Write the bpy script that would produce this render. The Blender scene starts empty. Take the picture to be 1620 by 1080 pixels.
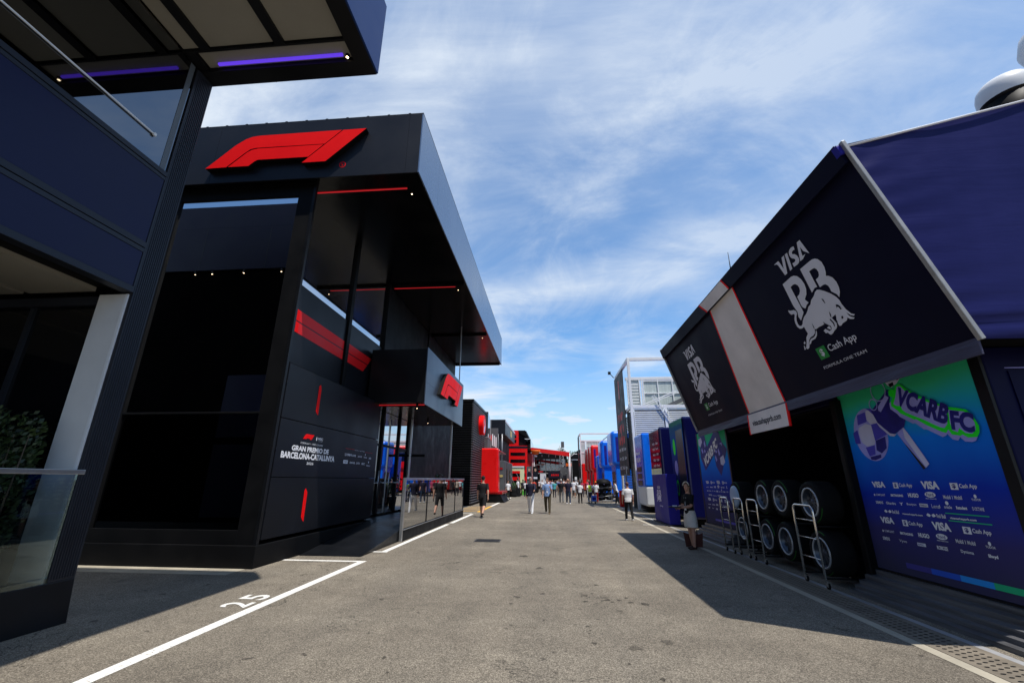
import bpy, bmesh, math, random
from mathutils import Vector, Matrix
from mathutils.geometry import tessellate_polygon
R = math.radians
random.seed(7)
scene = bpy.context.scene
COL = scene.collection
ORG = {}

# ---------------------------------------------------------------- objects
def tag(o, label=None, cat=None, group=None, kind=None):
    if label: o['label'] = label
    if cat: o['category'] = cat
    if group: o['group'] = group
    if kind: o['kind'] = kind
    return o

def thing(name, loc, label, cat, group=None):
    o = bpy.data.objects.new(name, None)
    o.empty_display_size = .2
    COL.objects.link(o)
    o.location = loc
    ORG[o.name] = Vector(loc)
    return tag(o, label, cat, group)

def kids(o): return [c for c in bpy.data.objects if c.parent == o]

def dup(root, loc, rz=None, label=None):
    """copy of a thing with its parts and sub-parts"""
    r = root.copy(); COL.objects.link(r); r.location = loc
    if rz is not None: r.rotation_euler = (0, 0, rz)
    if label: r['label'] = label
    def rec(src, dst):
        for ch in kids(src):
            c = ch.copy(); COL.objects.link(c); c.parent = dst
            rec(ch, c)
    rec(root, r)
    return r

class Plane:
    """a drawing plane: O origin, U right, V up, N towards the viewer"""
    def __init__(s, O, U, V, N):
        s.O, s.U, s.V, s.N = Vector(O), Vector(U).normalized(), Vector(V).normalized(), Vector(N).normalized()
    def p(s, u, v, n=0.): return s.O + s.U*u + s.V*v + s.N*n

_tc = {}
def text_mesh(t, bold=0., shear=0.):
    k = (t, bold, shear)
    if k in _tc: return _tc[k]
    cu = bpy.data.curves.new('lettering', 'FONT')
    cu.body = t; cu.offset = bold; cu.shear = shear; cu.resolution_u = 3
    ob = bpy.data.objects.new('lettering', cu); COL.objects.link(ob)
    dg = bpy.context.evaluated_depsgraph_get()
    me = bpy.data.meshes.new_from_object(ob.evaluated_get(dg))
    vs = [(v.co.x, v.co.y) for v in me.vertices]; fs = [tuple(p.vertices) for p in me.polygons]
    bpy.data.objects.remove(ob); bpy.data.curves.remove(cu); bpy.data.meshes.remove(me)
    if vs:
        x0 = min(v[0] for v in vs); x1 = max(v[0] for v in vs); y0 = min(v[1] for v in vs); y1 = max(v[1] for v in vs)
    else: x0 = y0 = 0; x1 = y1 = 1
    _tc[k] = ([((x-x0)/(x1-x0), (y-y0)/(y1-y0)) for x, y in vs], fs, (x1-x0)/(y1-y0))
    return _tc[k]

class MB:
    def __init__(s): s.v = []; s.f = []; s.m = []; s.sm = []
    def add(s, vs, fs, mi=0, smooth=False):
        b = len(s.v); s.v += [Vector(v) for v in vs]
        for f in fs:
            s.f.append(tuple(i+b for i in f)); s.m.append(mi); s.sm.append(smooth)
        return s
    def box(s, x0, x1, y0, y1, z0, z1, mi=0):
        return s.add([(x0,y0,z0),(x1,y0,z0),(x1,y1,z0),(x0,y1,z0),(x0,y0,z1),(x1,y0,z1),(x1,y1,z1),(x0,y1,z1)],
                     [(0,3,2,1),(4,5,6,7),(0,1,5,4),(1,2,6,5),(2,3,7,6),(3,0,4,7)], mi)
    def bar(s, a, b, w, h=None, mi=0, up=(0,0,1)):
        """rectangular bar from a to b"""
        h = h or w; a, b = Vector(a), Vector(b); d = (b-a).normalized(); u = Vector(up)
        if abs(d.dot(u)) > .98: u = Vector((1,0,0))
        x = d.cross(u).normalized(); y = x.cross(d).normalized()
        vs = [p + x*sx*w/2 + y*sy*h/2 for p in (a, b) for sx, sy in ((-1,-1),(1,-1),(1,1),(-1,1))]
        return s.add(vs, [(0,1,2,3),(7,6,5,4),(0,4,5,1),(1,5,6,2),(2,6,7,3),(3,7,4,0)], mi)
    def tube(s, pts, r, seg=8, mi=0, closed=False, cap=True):
        pts = [Vector(p) for p in pts]; n = len(pts); rs = r if isinstance(r, (list, tuple)) else [r]*n
        vs = []; ref = None
        for i, p in enumerate(pts):
            if closed: d = pts[(i+1) % n]-pts[i-1]
            else: d = pts[min(i+1, n-1)]-pts[max(i-1, 0)]
            d.normalize()
            if ref is None:
                ref = Vector((0,0,1)) if abs(d.z) < .9 else Vector((1,0,0))
            x = (ref - d*ref.dot(d)).normalized(); y = d.cross(x); ref = x
            rr = rs[i] if isinstance(rs[i], (list, tuple)) else (rs[i], rs[i])
            vs += [p + x*math.cos(2*math.pi*k/seg)*rr[0] + y*math.sin(2*math.pi*k/seg)*rr[1] for k in range(seg)]
        fs = []
        for i in range(n if closed else n-1):
            j = (i+1) % n
            fs += [(i*seg+k, i*seg+(k+1) % seg, j*seg+(k+1) % seg, j*seg+k) for k in range(seg)]
        s.add(vs, fs, mi, True)
        if cap and not closed:
            b_ = len(s.v)-n*seg
            s.f += [tuple(b_+k for k in range(seg))[::-1], tuple(b_+(n-1)*seg+k for k in range(seg))]; s.m += [mi, mi]; s.sm += [False, False]
        return s
    def lathe(s, prof, c=(0,0,0), axis='z', seg=24, mi=0, smooth=True):
        """prof: list of (r, h) revolved about an axis"""
        c = Vector(c); n = len(prof); vs = []
        for r_, h in prof:
            for k in range(seg):
                a = 2*math.pi*k/seg; p = (math.cos(a)*r_, math.sin(a)*r_, h)
                vs.append(c + Vector(p if axis == 'z' else (p[2], p[0], p[1]) if axis == 'x' else (p[1], p[2], p[0])))
        fs = [(i*seg+k, i*seg+(k+1) % seg, (i+1)*seg+(k+1) % seg, (i+1)*seg+k) for i in range(n-1) for k in range(seg)]
        return s.add(vs, fs, mi, smooth)
    def disc(s, c, r, nrm=(0,0,1), seg=16, mi=0, rx=None):
        n = Vector(nrm).normalized(); t = Vector((0,0,1)) if abs(n.z) < .9 else Vector((0,1,0))
        x = t.cross(n).normalized(); y = n.cross(x); c = Vector(c); rx = rx or r
        return s.add([c+x*math.cos(2*math.pi*k/seg)*rx+y*math.sin(2*math.pi*k/seg)*r for k in range(seg)], [tuple(range(seg))], mi)
    def poly(s, pl, pts, off=.004, mi=0):
        """flat outline on a Plane"""
        P = [pl.p(u, v, off) for u, v in pts]
        tri = tessellate_polygon([[Vector((u, v, 0)) for u, v in pts]])
        fs = []
        for t in tri:
            n = (P[t[1]]-P[t[0]]).cross(P[t[2]]-P[t[0]])
            fs.append(tuple(t) if n.dot(pl.N) > 0 else tuple(reversed(t)))
        return s.add(P, fs, mi)
    def prism(s, pl, pts, n0, n1, mi=0, ms=None):
        ms = mi if ms is None else ms
        s.poly(pl, pts, n1, mi)
        P0 = [pl.p(u, v, n0) for u, v in pts]; P1 = [pl.p(u, v, n1) for u, v in pts]; n = len(pts)
        area = sum(pts[i][0]*pts[(i+1) % n][1]-pts[(i+1) % n][0]*pts[i][1] for i in range(n))
        rh = pl.U.cross(pl.V).dot(pl.N) > 0
        fl = (area > 0) == rh
        s.add(P0+P1, [((i, (i+1) % n, n+(i+1) % n, n+i) if fl else (i, n+i, n+(i+1) % n, (i+1) % n)) for i in range(n)], ms)
        tri = tessellate_polygon([[Vector((u, v, 0)) for u, v in pts]])
        fs = []
        for t in tri:
            nn = (P0[t[1]]-P0[t[0]]).cross(P0[t[2]]-P0[t[0]])
            fs.append(tuple(t) if nn.dot(pl.N) < 0 else tuple(reversed(t)))
        return s.add(P0, fs, ms)
    def rect(s, pl, u0, u1, v0, v1, off=.004, mi=0): return s.poly(pl, [(u0,v0),(u1,v0),(u1,v1),(u0,v1)], off, mi)
    def slab(s, pl, u0, u1, v0, v1, n0, n1, mi=0): return s.prism(pl, [(u0,v0),(u1,v0),(u1,v1),(u0,v1)], n0, n1, mi)
    def ell(s, pl, u, v, ru, rv, off=.004, mi=0, seg=20):
        return s.poly(pl, [(u+math.cos(2*math.pi*k/seg)*ru, v+math.sin(2*math.pi*k/seg)*rv) for k in range(seg)], off, mi)
    def stroke(s, pl, pts, w, off=.004, mi=0):
        for (a, b), (c, d) in zip(pts, pts[1:]):
            L = math.hypot(c-a, d-b) or 1; nx, ny = -(d-b)/L*w/2, (c-a)/L*w/2
            s.poly(pl, [(a+nx,b+ny),(c+nx,d+ny),(c-nx,d-ny),(a-nx,b-ny)], off, mi)
        return s
    def text(s, t, pl, u0, u1, v0, v1, off=.004, mi=0, bold=0., shear=0., du=0., dv=0.):
        """text fitted to a box; du/dv skew the up / right edges"""
        vs, fs, _ = text_mesh(t, bold, shear)
        P = [pl.p(u0+(u1-u0)*x+du*y, v0+(v1-v0)*y+dv*x, off) for x, y in vs]
        out = []
        for f in fs:
            n = (P[f[1]]-P[f[0]]).cross(P[f[2]]-P[f[0]])
            out.append(f if n.dot(pl.N) > 0 else tuple(reversed(f)))
        return s.add(P, out, mi)
    def quad(s, a, b, c, d, mi=0): return s.add([a, b, c, d], [(0,1,2,3)], mi)
    def split(s, name, mats, parent=None, **kw):
        """every separate piece becomes an object of its own"""
        up_ = list(range(len(s.v)))
        def find(a):
            while up_[a] != a: up_[a] = up_[up_[a]]; a = up_[a]
            return a
        for f in s.f:
            for i in f[1:]: up_[find(i)] = find(f[0])
        grp = {}
        for k, f in enumerate(s.f): grp.setdefault(find(f[0]), []).append(k)
        out = []
        for fs in grp.values():
            m_ = MB(); ix = {}
            for k in fs:
                for i in s.f[k]:
                    if i not in ix: ix[i] = len(m_.v); m_.v.append(s.v[i])
                m_.f.append(tuple(ix[i] for i in s.f[k])); m_.m.append(s.m[k]); m_.sm.append(s.sm[k])
            out.append(m_.build(name, mats, parent, **kw))
        return out
    def build(s, name, mats, parent=None, bevel=0, smooth=False, seg=2):
        o0 = ORG.get(parent.name, Vector((0,0,0))) if parent else Vector((0,0,0))
        me = bpy.data.meshes.new(name)
        me.from_pydata([v-o0 for v in s.v], [], s.f)
        for m in (mats if isinstance(mats, (list, tuple)) else [mats]): me.materials.append(m)
        for p, mi, sm in zip(me.polygons, s.m, s.sm):
            p.material_index = mi; p.use_smooth = sm or smooth
        me.update()
        ob = bpy.data.objects.new(name, me); COL.objects.link(ob)
        if parent: ob.parent = parent; ORG[ob.name] = o0
        if bevel:
            md = ob.modifiers.new('bevel', 'BEVEL'); md.width = bevel; md.segments = seg; md.limit_method = 'ANGLE'; md.angle_limit = R(40)
        return ob
TR={
'VISA_V':[(-2.184,2.165),(-2.048,2.164),(-2.036,2.137),(-2.024,2.001),(-1.935,2.166),(-1.861,2.165),(-2.004,1.903),(-2.075,1.902),(-2.101,2.11),(-2.125,2.141),(-2.173,2.157)],
'VISA_I':[(-1.833,2.167),(-1.766,2.161),(-1.848,1.905),(-1.918,1.903)],
'VISA_S':[(-1.57,2.161),(-1.588,2.111),(-1.617,2.12),(-1.655,2.117),(-1.68,2.101),(-1.676,2.08),(-1.635,2.058),(-1.608,2.015),(-1.604,1.969),(-1.619,1.934),(-1.652,1.91),(-1.7,1.902),(-1.795,1.909),(-1.785,1.972),(-1.738,1.963),(-1.697,1.97),(-1.685,1.99),(-1.704,2.014),(-1.737,2.037),(-1.752,2.073),(-1.749,2.111),(-1.73,2.144),(-1.695,2.167),(-1.646,2.177),(-1.602,2.173)],
'VISA_A':[(-1.395,2.17),(-1.365,1.911),(-1.427,1.906),(-1.441,1.946),(-1.513,1.95),(-1.496,2.006),(-1.449,2.004),(-1.461,2.085),(-1.496,2.006),(-1.513,1.95),(-1.534,1.911),(-1.612,1.911),(-1.473,2.171)],
'R':[(-2.242,1.812),(-1.971,1.819),(-1.899,1.802),(-1.842,1.763),(-1.8,1.687),(-1.79,1.6),(-1.812,1.517),(-1.868,1.445),(-1.96,1.394),(-1.92,1.32),(-1.986,1.307),(-2.055,1.27),(-2.095,1.307),(-2.105,1.347),(-2.084,1.499),(-2.009,1.512),(-1.958,1.547),(-1.933,1.594),(-1.937,1.644),(-1.973,1.683),(-2.018,1.697),(-2.106,1.691),(-2.137,1.237),(-2.293,1.149),(-2.305,1.223),(-2.262,1.301),(-2.276,1.38),(-2.28,1.418)],
'B':[(-1.706,1.818),(-1.452,1.818),(-1.387,1.815),(-1.33,1.797),(-1.287,1.763),(-1.253,1.694),(-1.258,1.608),(-1.289,1.538),(-1.323,1.495),(-1.278,1.472),(-1.232,1.421),(-1.213,1.341),(-1.226,1.257),(-1.255,1.198),(-1.316,1.137),(-1.327,1.19),(-1.392,1.269),(-1.381,1.318),(-1.386,1.364),(-1.416,1.401),(-1.461,1.412),(-1.542,1.411),(-1.531,1.54),(-1.463,1.546),(-1.428,1.567),(-1.406,1.611),(-1.411,1.659),(-1.44,1.692),(-1.484,1.699),(-1.562,1.702),(-1.586,1.441),(-1.649,1.449),(-1.744,1.413)],
'BULL':[(-2.457,1.407),(-2.403,1.378),(-2.322,1.356),(-2.285,1.322),(-2.292,1.283),(-2.351,1.241),(-2.393,1.185),(-2.406,1.13),(-2.394,1.089),(-2.352,1.073),(-2.302,1.09),(-2.259,1.132),(-2.184,1.173),(-2.098,1.196),(-2.034,1.227),(-1.983,1.264),(-1.905,1.281),(-1.844,1.329),(-1.752,1.355),(-1.682,1.396),(-1.622,1.407),(-1.575,1.386),(-1.5,1.325),(-1.418,1.242),(-1.365,1.164),(-1.345,1.102),(-1.348,1.04),(-1.332,0.95),(-1.291,0.866),(-1.24,0.829),(-1.268,0.82),(-1.31,0.843),(-1.335,0.879),(-1.358,0.909),(-1.344,0.851),(-1.315,0.819),(-1.275,0.791),(-1.305,0.783),(-1.356,0.803),(-1.389,0.839),(-1.428,0.808),(-1.482,0.803),(-1.527,0.8),(-1.573,0.781),(-1.608,0.791),(-1.61,0.832),(-1.595,0.859),(-1.595,0.885),(-1.57,0.923),(-1.557,0.96),(-1.66,0.943),(-1.642,0.893),(-1.629,0.845),(-1.649,0.805),(-1.687,0.777),(-1.743,0.765),(-1.804,0.739),(-1.856,0.733),(-1.877,0.754),(-1.893,0.782),(-1.937,0.787),(-1.951,0.837),(-1.898,0.85),(-1.839,0.79),(-1.795,0.795),(-1.768,0.818),(-1.764,0.849),(-1.805,0.884),(-1.855,0.919),(-1.924,0.915),(-1.995,0.92),(-2.079,0.912),(-2.111,0.924),(-2.151,0.87),(-2.215,0.847),(-2.3,0.843),(-2.36,0.817),(-2.4,0.783),(-2.426,0.734),(-2.462,0.705),(-2.512,0.701),(-2.531,0.727),(-2.45,0.8),(-2.391,0.874),(-2.308,0.915),(-2.31,0.974),(-2.307,1.038),(-2.37,1.032),(-2.424,1.047),(-2.458,1.095),(-2.456,1.161),(-2.428,1.223),(-2.362,1.282),(-2.372,1.304),(-2.441,1.316),(-2.461,1.36)],
'HIND':[(-2.093,0.906),(-2.104,0.864),(-2.142,0.821),(-2.214,0.79),(-2.313,0.789),(-2.358,0.758),(-2.414,0.747),(-2.397,0.777),(-2.354,0.803),(-2.303,0.82),(-2.215,0.822),(-2.156,0.849)],
'BITS':[[(-2.472,0.837),(-2.475,0.803),(-2.518,0.788),(-2.519,0.818)],[(-2.544,0.784),(-2.537,0.746),(-2.551,0.71),(-2.587,0.713)],[(-1.857,0.851),(-1.794,0.86),(-1.777,0.821),(-1.81,0.801)]],
'DARK':[[(-1.476,0.895),(-1.444,0.891),(-1.452,0.859),(-1.493,0.858)],[(-1.446,1.078),(-1.411,1.059),(-1.391,1.022),(-1.397,0.976),(-1.418,0.982),(-1.424,1.026),(-1.448,1.042),(-1.472,1.018)],[(-1.636,1.262),(-1.608,1.238),(-1.611,1.166),(-1.625,1.183)],[(-1.632,1.051),(-1.632,0.997),(-1.658,0.948),(-1.665,0.973)],[(-2.094,1.026),(-2.09,0.973),(-2.106,0.92),(-2.114,0.95)],[(-1.858,0.962),(-1.837,0.921),(-1.793,0.879),(-1.858,0.915)],[(-1.712,0.937),(-1.687,0.938),(-1.666,0.865),(-1.683,0.818),(-1.701,0.814),(-1.69,0.863)]],
'F1a':[(-8.425,8.976),(-7.881,8.984),(-7.462,9.391),(-7.335,9.494),(-7.194,9.525),(-5.398,9.525),(-5.001,9.921),(-7.178,9.902),(-7.352,9.88),(-7.518,9.816),(-7.751,9.65)],
'F1b':[(-7.832,8.987),(-7.293,8.985),(-7.171,9.103),(-7.08,9.157),(-5.772,9.158),(-5.424,9.507),(-7.146,9.501),(-7.301,9.471),(-7.418,9.395)],
'F1c':[(-4.97,9.919),(-4.373,9.925),(-5.31,8.995),(-5.911,8.993)],
'F1r':[(-5.01,9.001),(-4.945,8.997)],
'BALL':[(-7.281,2.319),(-7.638,2.525),(-6.93,2.224),(-7.24,2.732),(-7.315,1.933)],
'PATCH':[[(-7.469,2.64),(-7.277,2.662),(-7.282,2.514),(-7.5,2.483)],[(-7.209,2.457),(-7.057,2.47),(-6.93,2.284),(-7.203,2.216)],[(-7.653,2.373),(-7.537,2.412),(-7.528,2.194),(-7.649,2.204)],[(-7.442,2.131),(-7.236,2.156),(-7.263,2.016),(-7.397,1.992)],[(-7.246,2.716),(-7.113,2.695),(-7.121,2.607),(-7.198,2.684)]],
'PATCHD':[[(-7.192,2.215),(-6.981,2.259),(-7.008,2.093),(-7.128,2.024),(-7.219,2.076)],[(-7.388,1.983),(-7.154,2.01),(-7.16,1.964),(-7.292,1.932),(-7.379,1.943)]],
'BPALE':[[(-7.502,2.441),(-7.327,2.487),(-7.212,2.449),(-7.192,2.247),(-7.236,2.156),(-7.393,2.135),(-7.498,2.208),(-7.524,2.343)],[(-7.26,2.676),(-7.116,2.687),(-7.057,2.47),(-7.217,2.466),(-7.282,2.547)]],
'FOB':[(-7.126,2.656),(-6.709,2.911),(-6.645,2.859),(-6.734,2.72),(-6.517,2.446),(-6.578,2.352),(-6.77,2.276),(-6.865,2.293),(-7.057,2.47)],
'FOBW':[(-7.119,2.55),(-7.062,2.518),(-6.865,2.293),(-6.772,2.269),(-6.729,2.279),(-6.802,2.242),(-6.877,2.257),(-7.037,2.404)],
'FOBHOLE':[(-6.767,2.836),(-6.709,2.793),(-6.931,2.611),(-6.975,2.641),(-6.966,2.696)],
'BLADE':[(-6.738,2.28),(-6.603,2.362),(-6.545,2.261),(-6.374,1.94),(-6.333,1.844),(-6.449,1.774)],
'BLADEW':[(-6.615,2.356),(-6.545,2.261),(-6.333,1.844),(-6.398,1.8),(-6.621,2.203)],
'BLADEK':[(-6.706,2.233),(-6.684,2.187),(-6.408,1.796),(-6.449,1.774)],
'WHIS':[(-6.712,3.11),(-6.623,3.153),(-6.482,3.15),(-6.341,3.161),(-6.195,3.153),(-6.135,3.145),(-6.255,3.086),(-6.431,3.014),(-6.508,2.962),(-6.622,2.924),(-6.688,2.97),(-6.733,3.051)],
'WHISK':[[(-6.508,3.047),(-6.408,3.082),(-6.383,3.041),(-6.487,2.996)],[(-6.663,2.98),(-6.568,2.991),(-6.565,2.943),(-6.641,2.928)]],
'RING':[(-6.886,2.923),(-7.033,2.952),(-6.746,2.895),(-6.841,3.051),(-7.051,2.742),(-7.144,2.724)],
'TAGG':[(-6.686,2.878),(-6.631,2.898),(-6.57,2.88),(-6.527,2.928),(-6.458,2.939),(-6.407,2.903),(-6.372,2.86),(-6.229,2.749),(-6.118,2.671),(-5.972,2.59),(-5.866,2.536),(-5.84,2.497),(-5.806,2.509),(-5.707,2.484),(-5.591,2.445),(-5.546,2.392),(-5.517,2.322),(-5.492,2.246),(-5.51,2.168),(-5.553,2.12),(-5.666,2.123),(-5.733,2.166),(-5.757,2.152),(-5.871,2.18),(-5.898,2.243),(-5.942,2.204),(-5.996,2.223),(-6.193,2.33),(-6.34,2.432),(-6.356,2.42),(-6.572,2.543),(-6.607,2.588),(-6.7,2.663),(-6.683,2.732),(-6.634,2.775),(-6.694,2.817)],
'TAGS':[(-6.725,2.708),(-6.683,2.732),(-5.952,2.231),(-5.898,2.243),(-5.553,2.12),(-5.588,2.079),(-5.64,2.069),(-5.726,2.081),(-5.772,2.137),(-5.812,2.1),(-5.882,2.121),(-5.935,2.195),(-5.952,2.175),(-6.008,2.16),(-6.212,2.277),(-6.255,2.282),(-6.37,2.38),(-6.407,2.376),(-6.601,2.497),(-6.63,2.541),(-6.733,2.627)],
'TAGI':[[(-6.506,2.913),(-6.444,2.905),(-6.395,2.83),(-6.352,2.81),(-6.236,2.731),(-6.229,2.682),(-6.183,2.683),(-6.11,2.632),(-5.998,2.576),(-5.882,2.521),(-5.855,2.481),(-5.859,2.412),(-5.885,2.311),(-5.941,2.265),(-5.997,2.28),(-6.121,2.349),(-6.193,2.394),(-6.241,2.419),(-6.369,2.484),(-6.472,2.538),(-6.519,2.584),(-6.526,2.635),(-6.598,2.652),(-6.646,2.685),(-6.581,2.775)],[(-5.817,2.476),(-5.616,2.423),(-5.563,2.37),(-5.531,2.283),(-5.541,2.204),(-5.6,2.161),(-5.683,2.178),(-5.744,2.243),(-5.779,2.196),(-5.845,2.228),(-5.846,2.323)]],
'FPZIG':[[(-15.086,3.125),(-14.664,3.101),(-14.538,2.649),(-13.755,3.078),(-13.504,3.102),(-13.269,2.69),(-13.906,2.431),(-14.928,1.925),(-15.246,2.34),(-15.21,2.583)],[(-14.015,2.403),(-13.269,2.69),(-12.982,2.473),(-13.651,1.753),(-13.959,2.041)]],
'FPT':[(-14.92,2.015),(-13.488,2.776),(-15.015,2.2)],
'FPCHK':[[(-14.701,2.863),(-14.629,2.692),(-14.737,2.626),(-14.79,2.777)],[(-15.011,2.645),(-14.918,2.49),(-15.01,2.458),(-15.096,2.576)],[(-14.778,2.592),(-14.699,2.514),(-14.8,2.465),(-14.854,2.542)],[(-13.599,2.548),(-13.504,2.374),(-13.619,2.314),(-13.676,2.468)],[(-13.82,2.529),(-13.735,2.438),(-13.818,2.409),(-13.884,2.464)],[(-13.884,2.361),(-13.795,2.221),(-13.891,2.157),(-13.958,2.297)],[(-13.509,2.659),(-13.291,2.692),(-13.291,2.576),(-13.36,2.631)]],
'FPW':[[(-15.281,2.932),(-14.998,2.973),(-14.94,2.827),(-15.145,2.673),(-15.296,2.741)],[(-13.57,2.261),(-13.296,2.33),(-13.219,2.132),(-13.406,2.041),(-13.571,2.079)]],
}
STAINS=[(-0.63,10.61,0.132,0),(-0.25,9.25,0.091,0),(0.89,10.62,0.05,0),(0.35,7.97,0.03,0),(0.7,7.94,0.05,0),(0.46,7.29,0.061,1),(0.45,6.93,0.05,0),(0.77,7.04,0.051,0),(1.05,7.18,0.041,0),(1.07,6.93,0.05,0),(1.25,6.88,0.071,0),(0.93,7.05,0.04,0),(0.82,6.94,0.03,0),(0.39,5.84,0.03,0),(0.41,5.7,0.02,0),(0.39,5.6,0.02,0),(0.42,5.3,0.04,0),(0.82,5.2,0.08,1),(-0.12,6.02,0.02,0),(-0.5,5.8,0.032,1),(0.69,4.79,0.02,0),(0.92,4.49,0.03,0),(-1.47,4.39,0.022,0),(-1.62,4.71,0.03,0),(-1.0,6.83,0.02,0),(-0.01,5.01,0.02,0),(1.19,5.41,0.081,1),(-1.2,6.01,0.15,2),(0.25,5.89,0.03,1),(0.86,6.51,0.061,1),(-2.15,8.33,0.03,0),(-2.59,14.0,0.061,0),(0.18,9.22,0.041,1),(-1.02,9.04,0.151,2),(-0.26,5.81,0.12,2),(-0.38,5.08,0.15,2),(-2.04,5.37,0.02,0),(-2.33,6.34,0.01,0),(2.04,7.77,0.032,1),(0.01,4.54,0.03,1)]
# ---------------------------------------------------------------- materials
def nt(m): return m.node_tree.nodes, m.node_tree.links

def mat(name, col, rough=.5, metal=0., coat=0., var=.12, vscale=1.5, bump=0., bscale=40., spec=.3, emit=None, estr=0., stretch=None, rvar=.1, double=False):
    """procedural paint / metal / cloth: large-scale tone and gloss variation plus optional fine bump"""
    m = bpy.data.materials.new(name); m.use_nodes = True
    n, l = nt(m); b = n['Principled BSDF']
    b.inputs['Base Color'].default_value = (*col, 1); b.inputs['Roughness'].default_value = rough
    b.inputs['Metallic'].default_value = metal; b.inputs['Coat Weight'].default_value = coat; b.inputs['Coat Roughness'].default_value = .06
    b.inputs['Specular IOR Level'].default_value = spec
    tc = n.new('ShaderNodeTexCoord'); mp = n.new('ShaderNodeMapping'); l.new(tc.outputs['Object'], mp.inputs['Vector'])
    if stretch: mp.inputs['Scale'].default_value = stretch
    if var:
        no = n.new('ShaderNodeTexNoise'); no.inputs['Scale'].default_value = vscale; no.inputs['Detail'].default_value = 6; no.inputs['Roughness'].default_value = .6
        l.new(mp.outputs['Vector'], no.inputs['Vector'])
        mx = n.new('ShaderNodeMix'); mx.data_type = 'RGBA'; mx.blend_type = 'MIX'
        mx.inputs['A'].default_value = (*[c*(1-var) for c in col], 1); mx.inputs['B'].default_value = (*[min(1, c*(1+var)) for c in col], 1)
        rp = n.new('ShaderNodeMapRange'); rp.inputs['From Min'].default_value = .3; rp.inputs['From Max'].default_value = .7
        l.new(no.outputs['Fac'], rp.inputs['Value']); l.new(rp.outputs['Result'], mx.inputs['Factor']); l.new(mx.outputs['Result'], b.inputs['Base Color'])
        r2 = n.new('ShaderNodeMapRange'); r2.inputs['From Min'].default_value = .3; r2.inputs['From Max'].default_value = .7
        r2.inputs['To Min'].default_value = max(.01, rough-rvar*rough*2); r2.inputs['To Max'].default_value = min(1, rough+rvar*rough*2)
        l.new(no.outputs['Fac'], r2.inputs['Value']); l.new(r2.outputs['Result'], b.inputs['Roughness'])
    if bump:
        nb = n.new('ShaderNodeTexNoise'); nb.inputs['Scale'].default_value = bscale; nb.inputs['Detail'].default_value = 4
        l.new(mp.outputs['Vector'], nb.inputs['Vector'])
        bu = n.new('ShaderNodeBump'); bu.inputs['Strength'].default_value = bump; bu.inputs['Distance'].default_value = .02
        l.new(nb.outputs['Fac'], bu.inputs['Height']); l.new(bu.outputs['Normal'], b.inputs['Normal'])
    if emit:
        b.inputs['Emission Color'].default_value = (*emit, 1); b.inputs['Emission Strength'].default_value = estr
    return m

def mirror_glass(name, col, rough=.015):
    m = bpy.data.materials.new(name); m.use_nodes = True; n, l = nt(m); b = n['Principled BSDF']
    b.inputs['Base Color'].default_value = (*col, 1); b.inputs['Metallic'].default_value = 1; b.inputs['Roughness'].default_value = rough
    tc = n.new('ShaderNodeTexCoord'); no = n.new('ShaderNodeTexNoise'); no.inputs['Scale'].default_value = .6
    l.new(tc.outputs['Object'], no.inputs['Vector'])
    bu = n.new('ShaderNodeBump'); bu.inputs['Strength'].default_value = .02; bu.inputs['Distance'].default_value = .02
    l.new(no.outputs['Fac'], bu.inputs['Height']); l.new(bu.outputs['Normal'], b.inputs['Normal'])
    return m

def clear_glass(name, tint=(.75,.8,.8), refl=.25):
    m = bpy.data.materials.new(name); m.use_nodes = True; n, l = nt(m); n.remove(n['Principled BSDF'])
    out = n['Material Output']; t = n.new('ShaderNodeBsdfTransparent'); t.inputs['Color'].default_value = (*tint, 1)
    g = n.new('ShaderNodeBsdfGlossy'); g.inputs['Roughness'].default_value = .01; g.inputs['Color'].default_value = (.8,.88,.9,1)
    f = n.new('ShaderNodeFresnel'); f.inputs['IOR'].default_value = 1.5
    ma = n.new('ShaderNodeMath'); ma.operation = 'ADD'; ma.use_clamp = True; ma.inputs[1].default_value = refl
    l.new(f.outputs['Fac'], ma.inputs[0]); mx = n.new('ShaderNodeMixShader')
    l.new(ma.outputs[0], mx.inputs['Fac']); l.new(t.outputs[0], mx.inputs[1]); l.new(g.outputs[0], mx.inputs[2]); l.new(mx.outputs[0], out.inputs['Surface'])
    return m

def emission(name, col, s):
    m = bpy.data.materials.new(name); m.use_nodes = True; n, l = nt(m); b = n['Principled BSDF']
    b.inputs['Base Color'].default_value = (*[c*.3 for c in col], 1)
    b.inputs['Emission Color'].default_value = (*col, 1); b.inputs['Emission Strength'].default_value = s
    return m

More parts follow.
